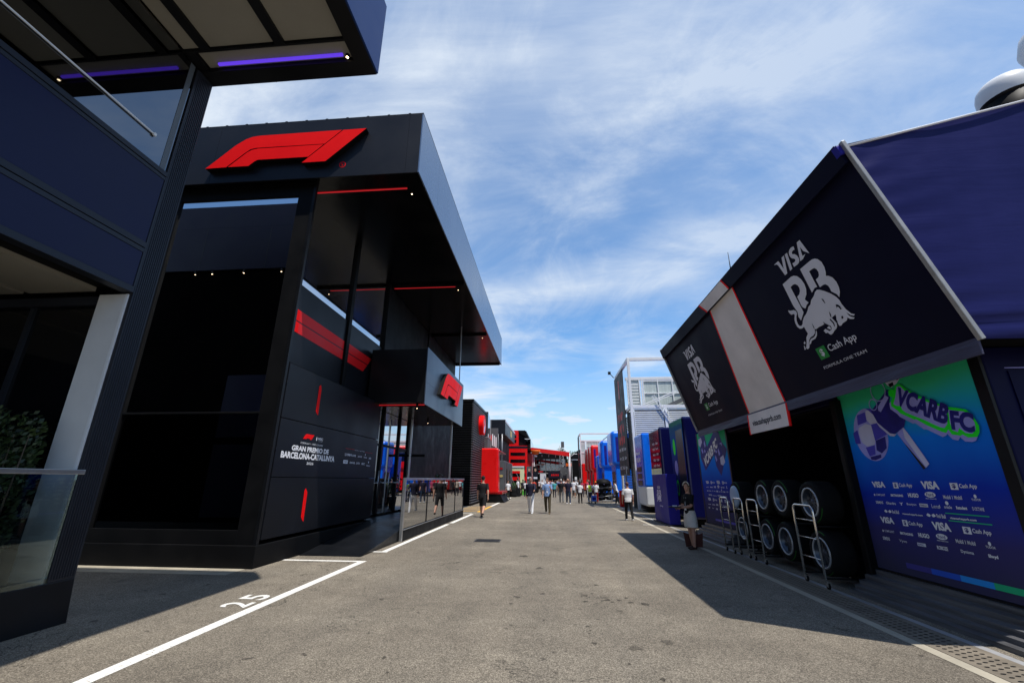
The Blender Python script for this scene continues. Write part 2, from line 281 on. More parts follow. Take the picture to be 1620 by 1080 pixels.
def asphalt():
    m = bpy.data.materials.new('asphalt'); m.use_nodes = True; n, l = nt(m); b = n['Principled BSDF']
    b.inputs['Roughness'].default_value = .88; b.inputs['Specular IOR Level'].default_value = .3
    tc = n.new('ShaderNodeTexCoord')
    def noise(sc, det=4, rough=.6, vec=None, dist=0):
        k = n.new('ShaderNodeTexNoise'); k.inputs['Scale'].default_value = sc; k.inputs['Detail'].default_value = det
        k.inputs['Roughness'].default_value = rough; k.inputs['Distortion'].default_value = dist
        l.new(vec or tc.outputs['Object'], k.inputs['Vector']); return k
    def ramp(src, a, b_, ca, cb):
        r = n.new('ShaderNodeValToRGB'); r.color_ramp.elements[0].position = a; r.color_ramp.elements[1].position = b_
        r.color_ramp.elements[0].color = ca; r.color_ramp.elements[1].color = cb; l.new(src, r.inputs['Fac']); return r
    def mul(a, c, fac=1.):
        x = n.new('ShaderNodeMix'); x.data_type = 'RGBA'; x.blend_type = 'MULTIPLY'; x.inputs['Factor'].default_value = fac
        l.new(a, x.inputs['A']); l.new(c, x.inputs['B']); return x.outputs['Result']
    # aggregate: stones of slightly different grey/brown
    vo = n.new('ShaderNodeTexVoronoi'); vo.inputs['Scale'].default_value = 115; l.new(tc.outputs['Object'], vo.inputs['Vector'])
    sep = n.new('ShaderNodeSeparateColor'); l.new(vo.outputs['Color'], sep.inputs['Color'])
    st = ramp(sep.outputs['Red'], 0., 1., (.105,.090,.070,1), (.385,.342,.272,1))
    e = st.color_ramp.elements.new(.55); e.color = (.205,.181,.145,1)
    big = noise(.35, 7, .68); bigr = ramp(big.outputs['Fac'], .3, .72, (.74,.73,.72,1), (1.14,1.13,1.11,1))
    mid = noise(2.2, 6, .68); midr = ramp(mid.outputs['Fac'], .3, .7, (.84,.84,.84,1), (1.10,1.10,1.10,1))
    mp = n.new('ShaderNodeMapping'); mp.inputs['Scale'].default_value = (1.1, .09, 1); l.new(tc.outputs['Object'], mp.inputs['Vector'])
    stk = noise(1., 4, .6, mp.outputs['Vector']); stkr = ramp(stk.outputs['Fac'], .35, .7, (.86,.86,.87,1), (1.06,1.05,1.04,1))
    mp2 = n.new('ShaderNodeMapping'); mp2.inputs['Scale'].default_value = (.12, .8, 1); l.new(tc.outputs['Object'], mp2.inputs['Vector'])
    crs = noise(1., 5, .6, mp2.outputs['Vector']); crsr = ramp(crs.outputs['Fac'], .35, .66, (.88,.87,.86,1), (1.06,1.06,1.05,1))
    c = mul(st.outputs['Color'], bigr.outputs['Color']); c = mul(c, midr.outputs['Color']); c = mul(c, stkr.outputs['Color']); c = mul(c, crsr.outputs['Color'])
    # oil / rubber spots
    sp = noise(.9, 3, .5, None, .6); spr = ramp(sp.outputs['Fac'], .66, .74, (1,1,1,1), (.62,.62,.63,1)); c = mul(c, spr.outputs['Color'])
    sq = noise(4.3, 2, .5, None, .3); sqr = ramp(sq.outputs['Fac'], .70, .735, (1,1,1,1), (.42,.41,.41,1)); c = mul(c, sqr.outputs['Color'])
    # hairline cracks
    cr = noise(.55, 7, .55, None, .4)
    su = n.new('ShaderNodeMath'); su.operation = 'SUBTRACT'; su.inputs[1].default_value = .5; l.new(cr.outputs['Fac'], su.inputs[0])
    ab = n.new('ShaderNodeMath'); ab.operation = 'ABSOLUTE'; l.new(su.outputs[0], ab.inputs[0])
    crr = ramp(ab.outputs[0], .0010, .0038, (.28,.28,.28,1), (1,1,1,1))
    msk = noise(.4, 2, .5); mskr = ramp(msk.outputs['Fac'], .50, .56, (0,0,0,1), (1,1,1,1))
    x = n.new('ShaderNodeMix'); x.data_type = 'RGBA'; x.blend_type = 'MULTIPLY'; l.new(mskr.outputs['Color'], x.inputs['Factor']); l.new(c, x.inputs['A']); l.new(crr.outputs['Color'], x.inputs['B'])
    l.new(x.outputs['Result'], b.inputs['Base Color'])
    bu = n.new('ShaderNodeBump'); bu.inputs['Strength'].default_value = .35; bu.inputs['Distance'].default_value = .004
    l.new(vo.outputs['Distance'], bu.inputs['Height']); l.new(bu.outputs['Normal'], b.inputs['Normal'])
    return m

def stain_mat(name, k, _):
    """oily mark: the road's own stones, darkened, fading out at a ragged edge"""
    m = bpy.data.materials['asphalt'].copy(); m.name = name; n, l = nt(m); b = n['Principled BSDF']
    src = b.inputs['Base Color'].links[0].from_socket
    x = n.new('ShaderNodeMix'); x.data_type = 'RGBA'; x.blend_type = 'MULTIPLY'; x.inputs['Factor'].default_value = 1; x.inputs['B'].default_value = (k,k,k,1)
    l.new(src, x.inputs['A']); l.new(x.outputs['Result'], b.inputs['Base Color'])
    return m

def road_paint(name, col):
    """worn paint over asphalt"""
    m = bpy.data.materials.new(name); m.use_nodes = True; n, l = nt(m); b = n['Principled BSDF']; b.inputs['Roughness'].default_value = .7
    tc = n.new('ShaderNodeTexCoord'); no = n.new('ShaderNodeTexNoise'); no.inputs['Scale'].default_value = 26; no.inputs['Detail'].default_value = 6; no.inputs['Roughness'].default_value = .7
    l.new(tc.outputs['Object'], no.inputs['Vector'])
    r = n.new('ShaderNodeValToRGB'); r.color_ramp.elements[0].position = .33; r.color_ramp.elements[0].color = (.24,.21,.18,1)
    r.color_ramp.elements[1].position = .45; r.color_ramp.elements[1].color = (*col, 1); l.new(no.outputs['Fac'], r.inputs['Fac'])
    l.new(r.outputs['Color'], b.inputs['Base Color'])
    return m

def fabric(name, col, wscale=(1., 1., 6.), strength=.35, rough=.55):
    """stretched tarpaulin with creases"""
    m = mat(name, col, rough, var=.15, vscale=.8, spec=.07)
    n, l = nt(m); b = n['Principled BSDF']; tc = n['Texture Coordinate']
    mp = n.new('ShaderNodeMapping'); mp.inputs['Scale'].default_value = wscale; l.new(tc.outputs['Object'], mp.inputs['Vector'])
    no = n.new('ShaderNodeTexNoise'); no.inputs['Scale'].default_value = 1.3; no.inputs['Detail'].default_value = 5; no.inputs['Distortion'].default_value = .8
    l.new(mp.outputs['Vector'], no.inputs['Vector'])
    bu = n.new('ShaderNodeBump'); bu.inputs['Strength'].default_value = strength; bu.inputs['Distance'].default_value = .06
    l.new(no.outputs['Fac'], bu.inputs['Height']); l.new(bu.outputs['Normal'], b.inputs['Normal'])
    return m

def printed(name, stops, z0, z1, rough=.25):
    """printed sheet: colours run from one to the next by height on the sheet"""
    m = bpy.data.materials.new(name); m.use_nodes = True; n, l = nt(m); b = n['Principled BSDF']
    b.inputs['Roughness'].default_value = .6; b.inputs['Specular IOR Level'].default_value = .04
    tc = n.new('ShaderNodeTexCoord'); sx = n.new('ShaderNodeSeparateXYZ'); l.new(tc.outputs['Object'], sx.inputs[0])
    no = n.new('ShaderNodeTexNoise'); no.inputs['Scale'].default_value = .9; l.new(tc.outputs['Object'], no.inputs['Vector'])
    ad = n.new('ShaderNodeMath'); ad.operation = 'MULTIPLY_ADD'; ad.inputs[1].default_value = .5; l.new(no.outputs['Fac'], ad.inputs[0]); l.new(sx.outputs['Z'], ad.inputs[2])
    mr = n.new('ShaderNodeMapRange'); mr.inputs['From Min'].default_value = z0+.25; mr.inputs['From Max'].default_value = z1+.25; l.new(ad.outputs[0], mr.inputs['Value'])
    r = n.new('ShaderNodeValToRGB'); cr = r.color_ramp
    while len(cr.elements) < len(stops): cr.elements.new(.5)
    for e, (p, c) in zip(cr.elements, stops): e.position = p; e.color = (*c, 1)
    l.new(mr.outputs['Result'], r.inputs['Fac']); l.new(r.outputs['Color'], b.inputs['Base Color'])
    return m

def leaf_mat(name, a, b_):
    m = bpy.data.materials.new(name); m.use_nodes = True; n, l = nt(m); b = n['Principled BSDF']; b.inputs['Roughness'].default_value = .5
    ge = n.new('ShaderNodeNewGeometry'); r = n.new('ShaderNodeValToRGB'); r.color_ramp.elements[0].color = (*a, 1); r.color_ramp.elements[1].color = (*b_, 1)
    l.new(ge.outputs['Random Per Island'], r.inputs['Fac']); l.new(r.outputs['Color'], b.inputs['Base Color'])
    return m

M = dict(
    asphalt=asphalt(), white=road_paint('road_white', (.80,.78,.72)), yellow=road_paint('road_yellow', (.80,.42,.03)),
    kerb=mat('kerb_concrete', (.40,.36,.28), .85, var=.2, bump=.2, bscale=60), steel_strip=mat('steel_strip', (.42,.42,.42), .45, .3, var=.2),
    grate=mat('drain_grate', (.20,.17,.13), .8, var=.25, vscale=4), hole=mat('drain_hole', (.008,.008,.008), .9, var=0),
    iron=mat('cast_iron', (.05,.05,.053), .6, .3, var=.2, bump=.6, bscale=140),
    navy=mat('navy_panel', (.0085,.0115,.050), .4, spec=.2, var=.14, vscale=.7), navy_roof=mat('navy_fascia', (.012,.038,.15), .4, spec=.15, var=.08, vscale=.5),
    darkframe=mat('dark_frame', (.018,.022,.032), .4, .2, var=.15), black=mat('black_panel', (.0055,.006,.0075), .4, spec=.25, var=.25), blackmatt=mat('black_matt', (.0035,.0035,.004), .6, spec=.15, var=.25),
    beige=mat('soffit_beige', (.30,.285,.24), .6, var=.06), greywhite=mat('column_paint', (.66,.685,.70), .45, var=.06, vscale=2), lightedge=mat('column_edge', (.72,.76,.80), .4, var=.05),
    f1panel=mat('charcoal_panel', (.0125,.014,.019), .4, spec=.25, var=.18, vscale=.6), f1side=mat('charcoal_fascia', (.19,.26,.36), .28, .6, var=.10, vscale=.4), canopyside=mat('canopy_fascia_grey', (.055,.070,.10), .35, .3, var=.1, vscale=.5), navy_shade=mat('navy_shaded_end', (.004,.005,.018), .45, spec=.12, var=.1),  # f1side holds sky reflection, navy_shade holds end-face shade, both in the colour
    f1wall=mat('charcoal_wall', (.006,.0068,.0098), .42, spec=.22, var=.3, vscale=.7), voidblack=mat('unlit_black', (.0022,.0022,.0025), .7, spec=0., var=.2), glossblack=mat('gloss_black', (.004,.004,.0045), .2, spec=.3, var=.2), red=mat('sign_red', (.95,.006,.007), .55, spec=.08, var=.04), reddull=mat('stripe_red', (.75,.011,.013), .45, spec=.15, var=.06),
    whitepaint=mat('white_vinyl', (.88,.88,.90), .5, var=.04), greyvinyl=mat('grey_vinyl', (.72,.73,.82), .5, var=.06), dimwhite=mat('small_print', (.80,.81,.86), .5, var=0),
    mirror=mirror_glass('mirror_glass', (.62,.655,.69)), mirror_tower=mirror_glass('coated_glass', (.93,.95,.96)), mirror_dim=mirror_glass('tinted_glass', (.17,.185,.205), .02), mirror_mid=mirror_glass('balustrade_glass', (.44,.445,.45), .02),
    clear=clear_glass('clear_glass', (.82,.87,.87), -.03), darkglass=mat('dark_glass', (.004,.0045,.006), .03, coat=.8, var=0),
    chrome=mat('chrome', (.88,.84,.77), .2, .9, var=.08), alu=mat('aluminium', (.36,.36,.36), .45, .4, var=.18, vscale=3), steelrail=mat('brushed_rail', (.5,.5,.5), .32, .9, var=.1),
    led_blue=emission('violet_led', (.16,.06,1.), .75), led_red=emission('red_led', (1.,.03,.04), .35), lamp=emission('warm_spot', (1.,.72,.42), 9.),
    rbnavy=fabric('awning_navy', (.0045,.005,.020), (1.,.6,1.), .06, .5), rbband=fabric('awning_band', (.84,.79,.78), (1.,1.,1.), .05, .6), rbhem=fabric('awning_hem', (.07,.072,.12), (.6,.5,6.), .6, .4),
    tarp=fabric('blue_tarp', (.0145,.0165,.093), (.40,1.,3.2), .16, .4), tarp_roof=fabric('roof_tarp', (.05,.05,.08), (1,1,1), .2, .6),
    truckblue=mat('truck_navy', (.005,.006,.055), .1, spec=.3, coat=.12, var=.1, vscale=.8), truckmatt=mat('truck_end_navy', (.0025,.003,.036), .45, spec=.1, var=.12), purple=mat('board_blue', (.022,.021,.27), .5, spec=.12, var=.08), rubber=mat('tyre_rubber', (.009,.009,.0095), .8, spec=.15, var=.25, vscale=8, bump=.15, bscale=60),
    rim=mat('wheel_rim', (.10,.115,.14), .35, .7, var=.2), rimring=mat('rim_edge', (.46,.48,.50), .35, .4, var=.05), tyregreen=mat('tyre_mark_green', (.02,.13,.015), .6, var=.1), discblue=mat('pale_cover', (.42,.56,.74), .4, var=.05),
    skirt=mat('plastic_skirt', (.11,.11,.115), .4, coat=.1, var=.5, vscale=3, stretch=(1,.3,6)),
    red_truck=mat('truck_red', (.80,.006,.006), .3, coat=.15, var=.06), dark_red=mat('maroon_red', (.40,.007,.012), .3, coat=.3, var=.1), blue_truck=mat('truck_blue', (.005,.17,.88), .28, coat=.25, var=.06),
    white_steel=mat('white_steel', (.78,.79,.80), .4, var=.05), louvre=mat('pale_louvre', (.70,.72,.71), .5, var=.08), paleglass=mat('frosted_pane', (.50,.56,.54), .25, var=.12, vscale=2, stretch=(6,6,.3)), greywall=mat('grey_cladding', (.10,.105,.11), .5, var=.15),
    green=mat('print_green', (.015,.95,.03), .5, spec=.15, var=.03), cashgreen=mat('badge_green', (.012,.28,.05), .4, var=.04), violet=mat('print_violet', (.08,.07,.55), .45, spec=.15, var=.12), lilac=mat('print_lilac', (.36,.36,.85), .45, spec=.15, var=.2, vscale=2), paleprint=mat('print_pale', (.62,.62,.85), .45, spec=.15, var=.15), inkblack=mat('print_black', (.01,.01,.02), .35, var=.1), inknavy=mat('print_navy', (.02,.018,.22), .45, spec=.15, var=.25, vscale=3),
    orange=mat('orange_panel', (.75,.14,.015), .5, var=.1), lime=mat('pale_lime', (.80,.82,.48), .6, var=.05), gold=mat('gold_mark', (.55,.42,.16), .5, var=.1),
    leaf=leaf_mat('leaf_dark', (.008,.018,.006), (.05,.085,.022)), leaf2=leaf_mat('leaf_tree', (.03,.055,.012), (.09,.13,.04)), bark=mat('bark', (.09,.065,.045), .9, var=.3, bump=.5),
    grass=mat('turf_green', (.10,.45,.05), .9, var=.2), dome=mat('radome_white', (.75,.76,.77), .45, var=.04),
)
# ---------------------------------------------------------------- ground and road markings
def structure(o): return tag(o, kind='structure')
mb = MB(); mb.quad((-400,-300,0),(400,-300,0),(400,700,0),(-400,700,0)); structure(mb.build('ground', M['asphalt']))
GP = Plane((0,0,0), (0,1,0), (-1,0,0), (0,0,1))          # read from the street: right = +y, up = -x
mb = MB()
def gline(x0, x1, y0, y1, mi=0): mb.quad((x0,y0,.004),(x1,y0,.004),(x1,y1,.004),(x0,y1,.004), mi)
gline(-3.99, -3.84, 1.0, 9.50); gline(-5.72, -3.84, 9.50, 9.62)
gline(-5.6, -3.84, 10.75, 10.87); gline(-4.0, -3.86, 10.87, 17.45); gline(-3.98, -3.82, 17.9, 22.6); gline(-5.1, -3.98, 23.0, 23.12)
gline(-3.92, -3.74, 29.2, 43.5); gline(-3.9, -3.72, 46, 70)
structure(mb.build('white_road_line', M['white']))
mb = MB(); gline(-3.92, -3.74, 24.0, 29.2)
for k in range(4):
    a = 24.0 + k*1.3; mb.quad((-5.15,a+.25,.0045),(-5.15,a+.45,.0045),(-3.92,a+1.15,.0045),(-3.92,a+.95,.0045))
gline(3.9, 4.6, 31.3, 31.5)
structure(mb.build('yellow_hatching', M['yellow']))
mb = MB()
mb.text('2', GP, 6.14, 6.40, 4.06, 4.44, .005, 0, .018); mb.text('5', GP, 6.52, 6.80, 4.06, 4.44, .005, 0, .018)
structure(mb.build('painted_bay_number', M['white']))
mb = MB(); gline(4.33, 4.42, 1, 31); structure(mb.build('steel_edge_strip', M['steel_strip']))
mb = MB(); gline(3.72, 3.85, 1, 31); structure(mb.build('concrete_kerb_strip', M['kerb']))
mb = MB(); gline(3.86, 4.33, 1, 31)
for yy in (18.2, 21.0, 25.4): mb.quad((3.5,yy,.005),(4.6,yy,.005),(4.6,yy+.1,.005),(3.5,yy+.1,.005), 2)
for i in range(330):
    for j in range(4):
        y = 2.4+i*.075+(.0375 if j % 2 else 0); x = 3.95+j*.085
        mb.disc((x, y, .008), .012, seg=8, mi=1, rx=.024)
structure(mb.build('drain_grate', [M['grate'], M['hole'], M['white']]))
mb = MB(); mb.box(-2.15, -1.43, 12.75, 13.35, -.02, .006)
for k in range(11): mb.box(-2.11, -1.47, 12.79+k*.05, 12.81+k*.05, .006, .011)
structure(mb.build('manhole_cover', M['iron']))
for kk, nm in ((0,'dark_stain'),(1,'faint_stain'),(2,'damp_patch')):
    mb = MB()
    for x, y, r_, k in STAINS:
        if k != kk: continue
        for q in range(1 if k == 2 else 3):
            n_ = 18; ox, oy = random.uniform(-.5,.5)*r_*(q > 0), random.uniform(-1,1)*r_*(q > 0); rr = r_*(.75 if q == 0 else random.uniform(.15,.4)); ph = random.uniform(0,6)
            mb.add([(x+ox+math.cos(a*2*math.pi/n_)*rr*(1+.25*math.sin(a*1.05+ph)+random.uniform(-.12,.12)), y+oy+math.sin(a*2*math.pi/n_)*rr*1.1*(1+.25*math.cos(a*.9+ph)+random.uniform(-.12,.12)), .0022+.0004*q) for a in range(n_)], [tuple(range(n_))])
    structure(mb.build(nm, stain_mat(nm, (.40,.62,.90)[kk], (.0,.0,.0)[kk])))
# pavement patch of lighter concrete slabs along the charcoal building
mb = MB(); mb.quad((-14,8.02,.003),(-5.75,8.02,.003),(-5.75,9.4,.003),(-14,9.4,.003)); structure(mb.build('concrete_apron', M['kerb']))
# ---------------------------------------------------------------- left: near navy hospitality building
b = thing('hospitality_building', (-5.75, 5.35, 0), 'near navy two-storey hospitality building with overhanging roof and violet light strip', 'building')
SL = Plane((-5.75,0,0), (0,1,0), (0,0,1), (1,0,0))
mb = MB(); mb.box(-5.95,-5.75,5.05,5.35,.47,8.17)
for k in range(9): mb.box(-5.751,-5.742,5.075+k*.03,5.088+k*.03,.5,8.1)
mb.build('corner_column', M['darkframe'], b, .006)
for z0, z1 in ((4.17,4.70),(4.86,5.93)):
    mb = MB(); mb.box(-5.86,-5.757,-3,5.02,z0,z1); mb.split('wall_panel', M['navy'], b, bevel=.006)
mb = MB()
for z0, z1, p in ((4.08,4.17,.004),(4.70,4.765,.0),(4.775,4.86,.003),(5.93,5.985,.0),(5.995,6.07,.006)): mb.box(-5.9,-5.75+p,-3,5.045,z0,z1)
mb.box(-5.88,-5.748,5.02,5.05,4.17,8.15)
mb.split('cladding_rail', M['darkframe'], b, bevel=.004)
mb = MB(); mb.box(-5.79,-5.77,-3,5.02,6.07,8.165); mb.build('balcony_glass', M['mirror_dim'], b)
mb = MB(); mb.box(-5.755,-5.74,-3,4.68,6.465,6.485); mb.box(-5.76,-5.735,4.66,4.70,6.45,6.50); mb.build('glass_edge_rail', M['lightedge'], b)
mb = MB(); mb.box(-5.80,-5.765,4.90,4.985,6.07,8.16); mb.build('glass_end_frame', mat('glass_frame_grey', (.10,.12,.14), .3), b)
mb = MB(); mb.box(-13,-5.96,5.2,5.3,0,8.17); mb.box(-13,-12.9,-3,5.2,0,8.17)
mb.split('end_wall', M['voidblack'], b)
mb = MB(); mb.box(-12.6,-6.0,5.15,5.2,.5,3.93); mb.build('ground_floor_window', M['darkglass'], b)
mb = MB()
for x in (-7.35,-9.4): mb.box(x,x+.06,5.11,5.152,.5,3.93)
mb.box(-12.6,-6.25,5.08,5.153,3.93,4.06)
mb.split('window_frame', M['darkframe'], b)
mb = MB(); mb.box(-6.24,-5.84,5.035,5.14,.47,4.06); mb.box(-5.84,-5.80,5.03,5.14,.47,4.06,1); mb.build('white_column', [M['greywhite'], M['lightedge']], b, .004)
mb = MB(); mb.box(-13,-5.90,-3,5.2,4.16,4.3)
mb.build('upper_floor_slab', M['blackmatt'], b)
for x0, x1 in ((-7.3,-6.28),(-8.4,-7.4),(-10.9,-8.5)):
    mb = MB(); mb.box(x0,x1,-3,5.0,4.10,4.165); mb.build('ceiling_panel', M['beige'], b)
mb = MB(); mb.prism(Plane((0,-3,0),(1,0,0),(0,0,1),(0,-1,0)), [(-5.70,0),(-5.75,.47),(-13,.47),(-13,0)], -8.35, 0); mb.build('plinth', M['black'], b, .01)
mb = MB(); mb.box(-5.76,-5.745,-3,5.04,.47,.53); mb.box(-5.775,-5.76,-3,5.04,.53,1.66); mb.build('balustrade_glass', M['clear'], b)
mb = MB(); mb.box(-5.80,-5.735,-3,5.10,1.66,1.715); mb.build('handrail', M['steelrail'], b, .004)
# roof
mb = MB(); mb.box(-13.2,-2.80,-4,5.35,8.34,9.74); mb.build('roof', M['blackmatt'], b)
mb = MB(); mb.box(-2.80,-2.77,-4,3.10,8.17,9.76); mb.box(-2.80,-2.77,3.105,5.36,8.17,9.76); mb.split('roof_fascia', M['navy_roof'], b)
mb = MB(); mb.box(-13.2,-2.80,5.35,5.375,8.17,9.76)
for x in (-4.6,-6.9,-9.2,-11.5): mb.box(x,x+.015,5.375,5.378,8.17,9.76,1)
mb.build('roof_end_fascia', [M['navy_shade'], M['black']], b)
mb = MB(); mb.box(-13.2,-2.80,5.10,5.35,8.17,8.34); mb.box(-3.08,-2.80,-4,5.10,8.17,8.34)
for x in (-4.22,-5.48): mb.box(x,x+.16,-4,4.75,8.19,8.34)
mb.box(-12,-2.9,4.75,4.785,8.2,8.34); mb.box(-6.0,-5.62,4.79,5.1,8.2,8.34)
mb.split('soffit_frame', M['black'], b)
for x0, x1 in ((-4.06,-3.10),(-5.32,-4.23),(-5.78,-5.5),(-7.4,-5.9)):
    mb = MB(); mb.box(x0,x1,-4,4.73,8.24,8.335); mb.build('soffit_panel', M['beige'], b)
mb = MB(); mb.box(-5.6,-3.04,4.78,5.09,8.25,8.335); mb.build('soffit_panel', M['beige'], b)
mb = MB(); mb.box(-5.40,-3.24,5.005,5.045,8.215,8.25); mb.build('light_strip', M['led_blue'], b)
def spot(x, y, z, par, name='spotlight', s=1.):
    m_ = MB(); m_.lathe([(.0,0),(.035*s,0),(.035*s,.14*s),(0,.14*s)], (x,y,z-.14*s), seg=12)
    o = m_.build(name, M['black'], par)
    m_ = MB(); m_.disc((x,y,z-.1415*s), .022*s, (0,0,-1), 12); m_.build('lamp', M['lamp'], o)
spot(-3.17, 5.05, 8.34, b)
for x in (-11.6,-11.0,-9.9,-8.6,-8.0): spot(x, 5.335, 8.17, b, s=.9)
for z0, z1 in ((.6,2.55),(2.75,4.6)):
    mb = MB(); mb.box(-9.7,-6.3,5.3,5.325,z0,z1); mb.build('end_panel', M['navy_shade'], b, .006)
mb = MB(); mb.box(-13,-8.0,5.15,5.374,9.765,10.62); mb.build('rooftop_parapet', M['navy_shade'], b)  # unseen block added to narrow the sky strip mirrored in the tower glass
# planted box behind the balustrade
def leaf_clump(mb, c, r, n, size, flat=1.):
    for _ in range(n):
        while True:
            p = Vector((random.uniform(-1,1), random.uniform(-1,1), random.uniform(-1,1)))
            if .35 < p.length < 1: break
        p = Vector((p.x*r[0], p.y*r[1], p.z*r[2])) + Vector(c)
        a = Vector((random.gauss(0,1), random.gauss(0,1), random.gauss(0,1))).normalized(); t = a.orthogonal().normalized(); u = a.cross(t)
        s = size*random.uniform(.6,1.3)
        mb.add([p-t*s, p+u*s*.55, p+t*s, p-u*s*.55], [(0,1,2,3)])
h = thing('potted_hedge', (-6.5, 4.7, .47), 'clipped green hedge in a dark box behind the glass balustrade', 'plant')
mb = MB(); mb.box(-7.0,-5.98,4.5,4.84,.47,.85); mb.build('planter', M['black'], h, .01)
mb = MB()
for c, r in (((-6.3,4.78,1.35),(.28,.17,.55)),((-6.7,4.66,1.5),(.4,.17,.65)),((-6.36,4.78,2.0),(.28,.17,.40)),((-6.75,4.66,2.12),(.4,.17,.36)),((-6.2,4.66,.98),(.26,.16,.25)),((-6.3,4.78,1.7),(.22,.16,.3))): leaf_clump(mb, c, r, 480, .036)
mb.build('foliage', M['leaf'], h)
mb = MB()
for k in range(5): mb.tube([(-6.9+k*.18,4.66,.8),(-6.85+k*.18,4.66,1.4),(-6.9+k*.2,4.66,2.1)], [.012,.01,.004], 5)
mb.split('stem', M['bark'], h)

# ---------------------------------------------------------------- left: charcoal event building
e = thing('event_building', (-5.65, 8.6, 0), 'charcoal building with flat overhanging roof and big red emblem above mirrored glass tower', 'building')
FR = Plane((0,8.4,0), (1,0,0), (0,0,1), (0,-1,0))
WALL = Plane((-5.65,0,0), (0,1,0), (0,0,1), (1,0,0))
WG = Plane((-6.0,0,0), (0,1,0), (0,0,1), (1,0,0))
CAN = Plane((-3.97,0,0), (0,1,0), (0,0,1), (1,0,0))
mb = MB(); mb.box(-13,-3.05,8.43,26.8,8.85,10.35); mb.build('roof', M['blackmatt'], e)
mb = MB(); mb.box(-13,-3.045,8.45,26.8,8.70,8.85); mb.build('soffit', M['glossblack'], e)
mb = MB()
for x0, x1 in ((-13,-8.4),(-8.395,-3.35),(-3.345,-3.03)): mb.box(x0,x1,8.40,8.43,8.66,10.42)
mb.split('front_fascia', M['f1panel'], e)
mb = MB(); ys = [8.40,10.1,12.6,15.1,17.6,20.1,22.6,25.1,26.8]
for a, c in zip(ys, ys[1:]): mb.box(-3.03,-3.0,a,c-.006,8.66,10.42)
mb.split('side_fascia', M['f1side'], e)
mb = MB(); mb.box(-13,-3.0,8.40,26.8,10.42,10.46)
for k in range(11): mb.box(-8.9+k*.55,-8.84+k*.55,8.42,8.5,10.46,10.50)
mb.build('roof_edge_trim', M['black'], e)
# red emblem
for key in ('F1a','F1b','F1c'):
    mb = MB(); mb.prism(FR, [(u, v) for u, v in TR[key]], .005, .16, 0, 1); mb.build('red_emblem', [M['red'], M['blackmatt']], e)
mb = MB(); u, v = TR['F1r'][0]; u += .06
mb.poly(FR, [(u+.085*math.cos(a*math.pi/12), v+.085*math.sin(a*math.pi/12)) for a in range(24)], .004, 0)
mb.ell(FR, u, v, .068, .068, .006, 1); mb.text('R', FR, u-.03, u+.03, v-.04, v+.04, .008, 0, .01)
mb.build('registered_mark', [M['red'], M['f1panel']], e)
# front glass tower
mb = MB(); mb.box(-13,-9.22,8.62,8.72,.4,8.7); mb.box(-6.10,-5.68,8.62,8.71,.4,8.7); mb.box(-9.22,-6.10,8.62,8.72,.4,.66); mb.box(-9.22,-6.1,8.62,8.72,8.32,8.7)
mb.box(-9.22,-6.1,8.61,8.7,2.93,2.97)
mb.split('tower_frame', M['blackmatt'], e, bevel=.005)
mb = MB(); mb.box(-9.22,-6.10,8.66,8.70,2.97,8.32); mb.build('tower_glass', M['mirror_tower'], e)
mb = MB(); mb.box(-9.22,-6.10,8.66,8.70,.66,2.93); mb.build('tower_glass', M['mirror_dim'], e)
mb = MB(); mb.box(-5.72,-5.655,8.60,8.68,.4,8.7)
for z in (1,2.2,3.6): mb.box(-5.65,-5.645,8.7,8.74,z,z+.04)
mb.build('corner_post', M['black'], e, .004)
mb = MB(); mb.box(-13,-5.62,8.55,14.2,0,.40); mb.build('plinth', M['blackmatt'], e, .01)
# wall panels with printed marks
mb = MB()
for z0, z1 in ((.48,1.64),(1.655,2.85),(2.865,4.05)): mb.box(-5.9,-5.65,8.72,14.1,z0,z1)
mb.split('wall_panel', M['f1wall'], e, bevel=.004)
mb = MB()
for pts in ([(10.03,3.80),(10.10,3.845),(10.15,3.745),(10.155,3.10),(10.085,3.14),(10.03,3.19)],[(10.03,1.37),(10.08,1.42),(10.165,1.32),(10.17,.69),(10.10,.74),(10.04,.81)]):
    mb.poly(WALL, pts, .005); mb.stroke(WALL, [((pts[0][0]+pts[2][0])/2, pts[1][1]-.06), ((pts[3][0]+pts[5][0])/2, pts[4][1]+.06)], .012, .008, 1)
mb.build('red_bar_mark', [M['red'], M['reddull']], e)
# small emblem: scale the big one into its box
def emblem(mb, pl, u0, u1, v0, v1, n0, n1, mi=0, ms=None):
    us = [p[0] for k in ('F1a','F1b','F1c') for p in TR[k]]; vs = [p[1] for k in ('F1a','F1b','F1c') for p in TR[k]]
    for k in ('F1a','F1b','F1c'):
        mb.prism(pl, [(u0+(u1-u0)*(p[0]-min(us))/(max(us)-min(us)), v0+(v1-v0)*(p[1]-min(vs))/(max(vs)-min(vs))) for p in TR[k]], n0, n1, mi, ms)
mb = MB(); emblem(mb, WALL, 9.66, 10.12, 2.50, 2.62, .003, .008); mb.build('small_emblem', M['red'], e)
mb = MB()
mb.ell(WALL, 10.25, 2.545, .022, .045, .006); mb.text('MSC', WALL, 10.32, 10.55, 2.525, 2.585, .006, 0, .03); mb.text('CRUISES', WALL, 10.34, 10.54, 2.49, 2.505, .006)
mb.build('sponsor_lettering', M['whitepaint'], e); mb = MB()
mb.text('FORMULA 1 - MSC CRUISES', WALL, 9.585, 10.577, 2.385, 2.425, .006)
mb.text('GRAN PREMIO DE', WALL, 9.265, 10.92, 2.215, 2.335, .006, 0, .045); mb.build('title_lettering', M['whitepaint'], e); mb = MB(); mb.text('BARCELONA-CATALUNYA', WALL, 8.905, 11.27, 2.045, 2.185, .006, 0, .045)
mb.build('title_lettering', M['whitepaint'], e); mb = MB()
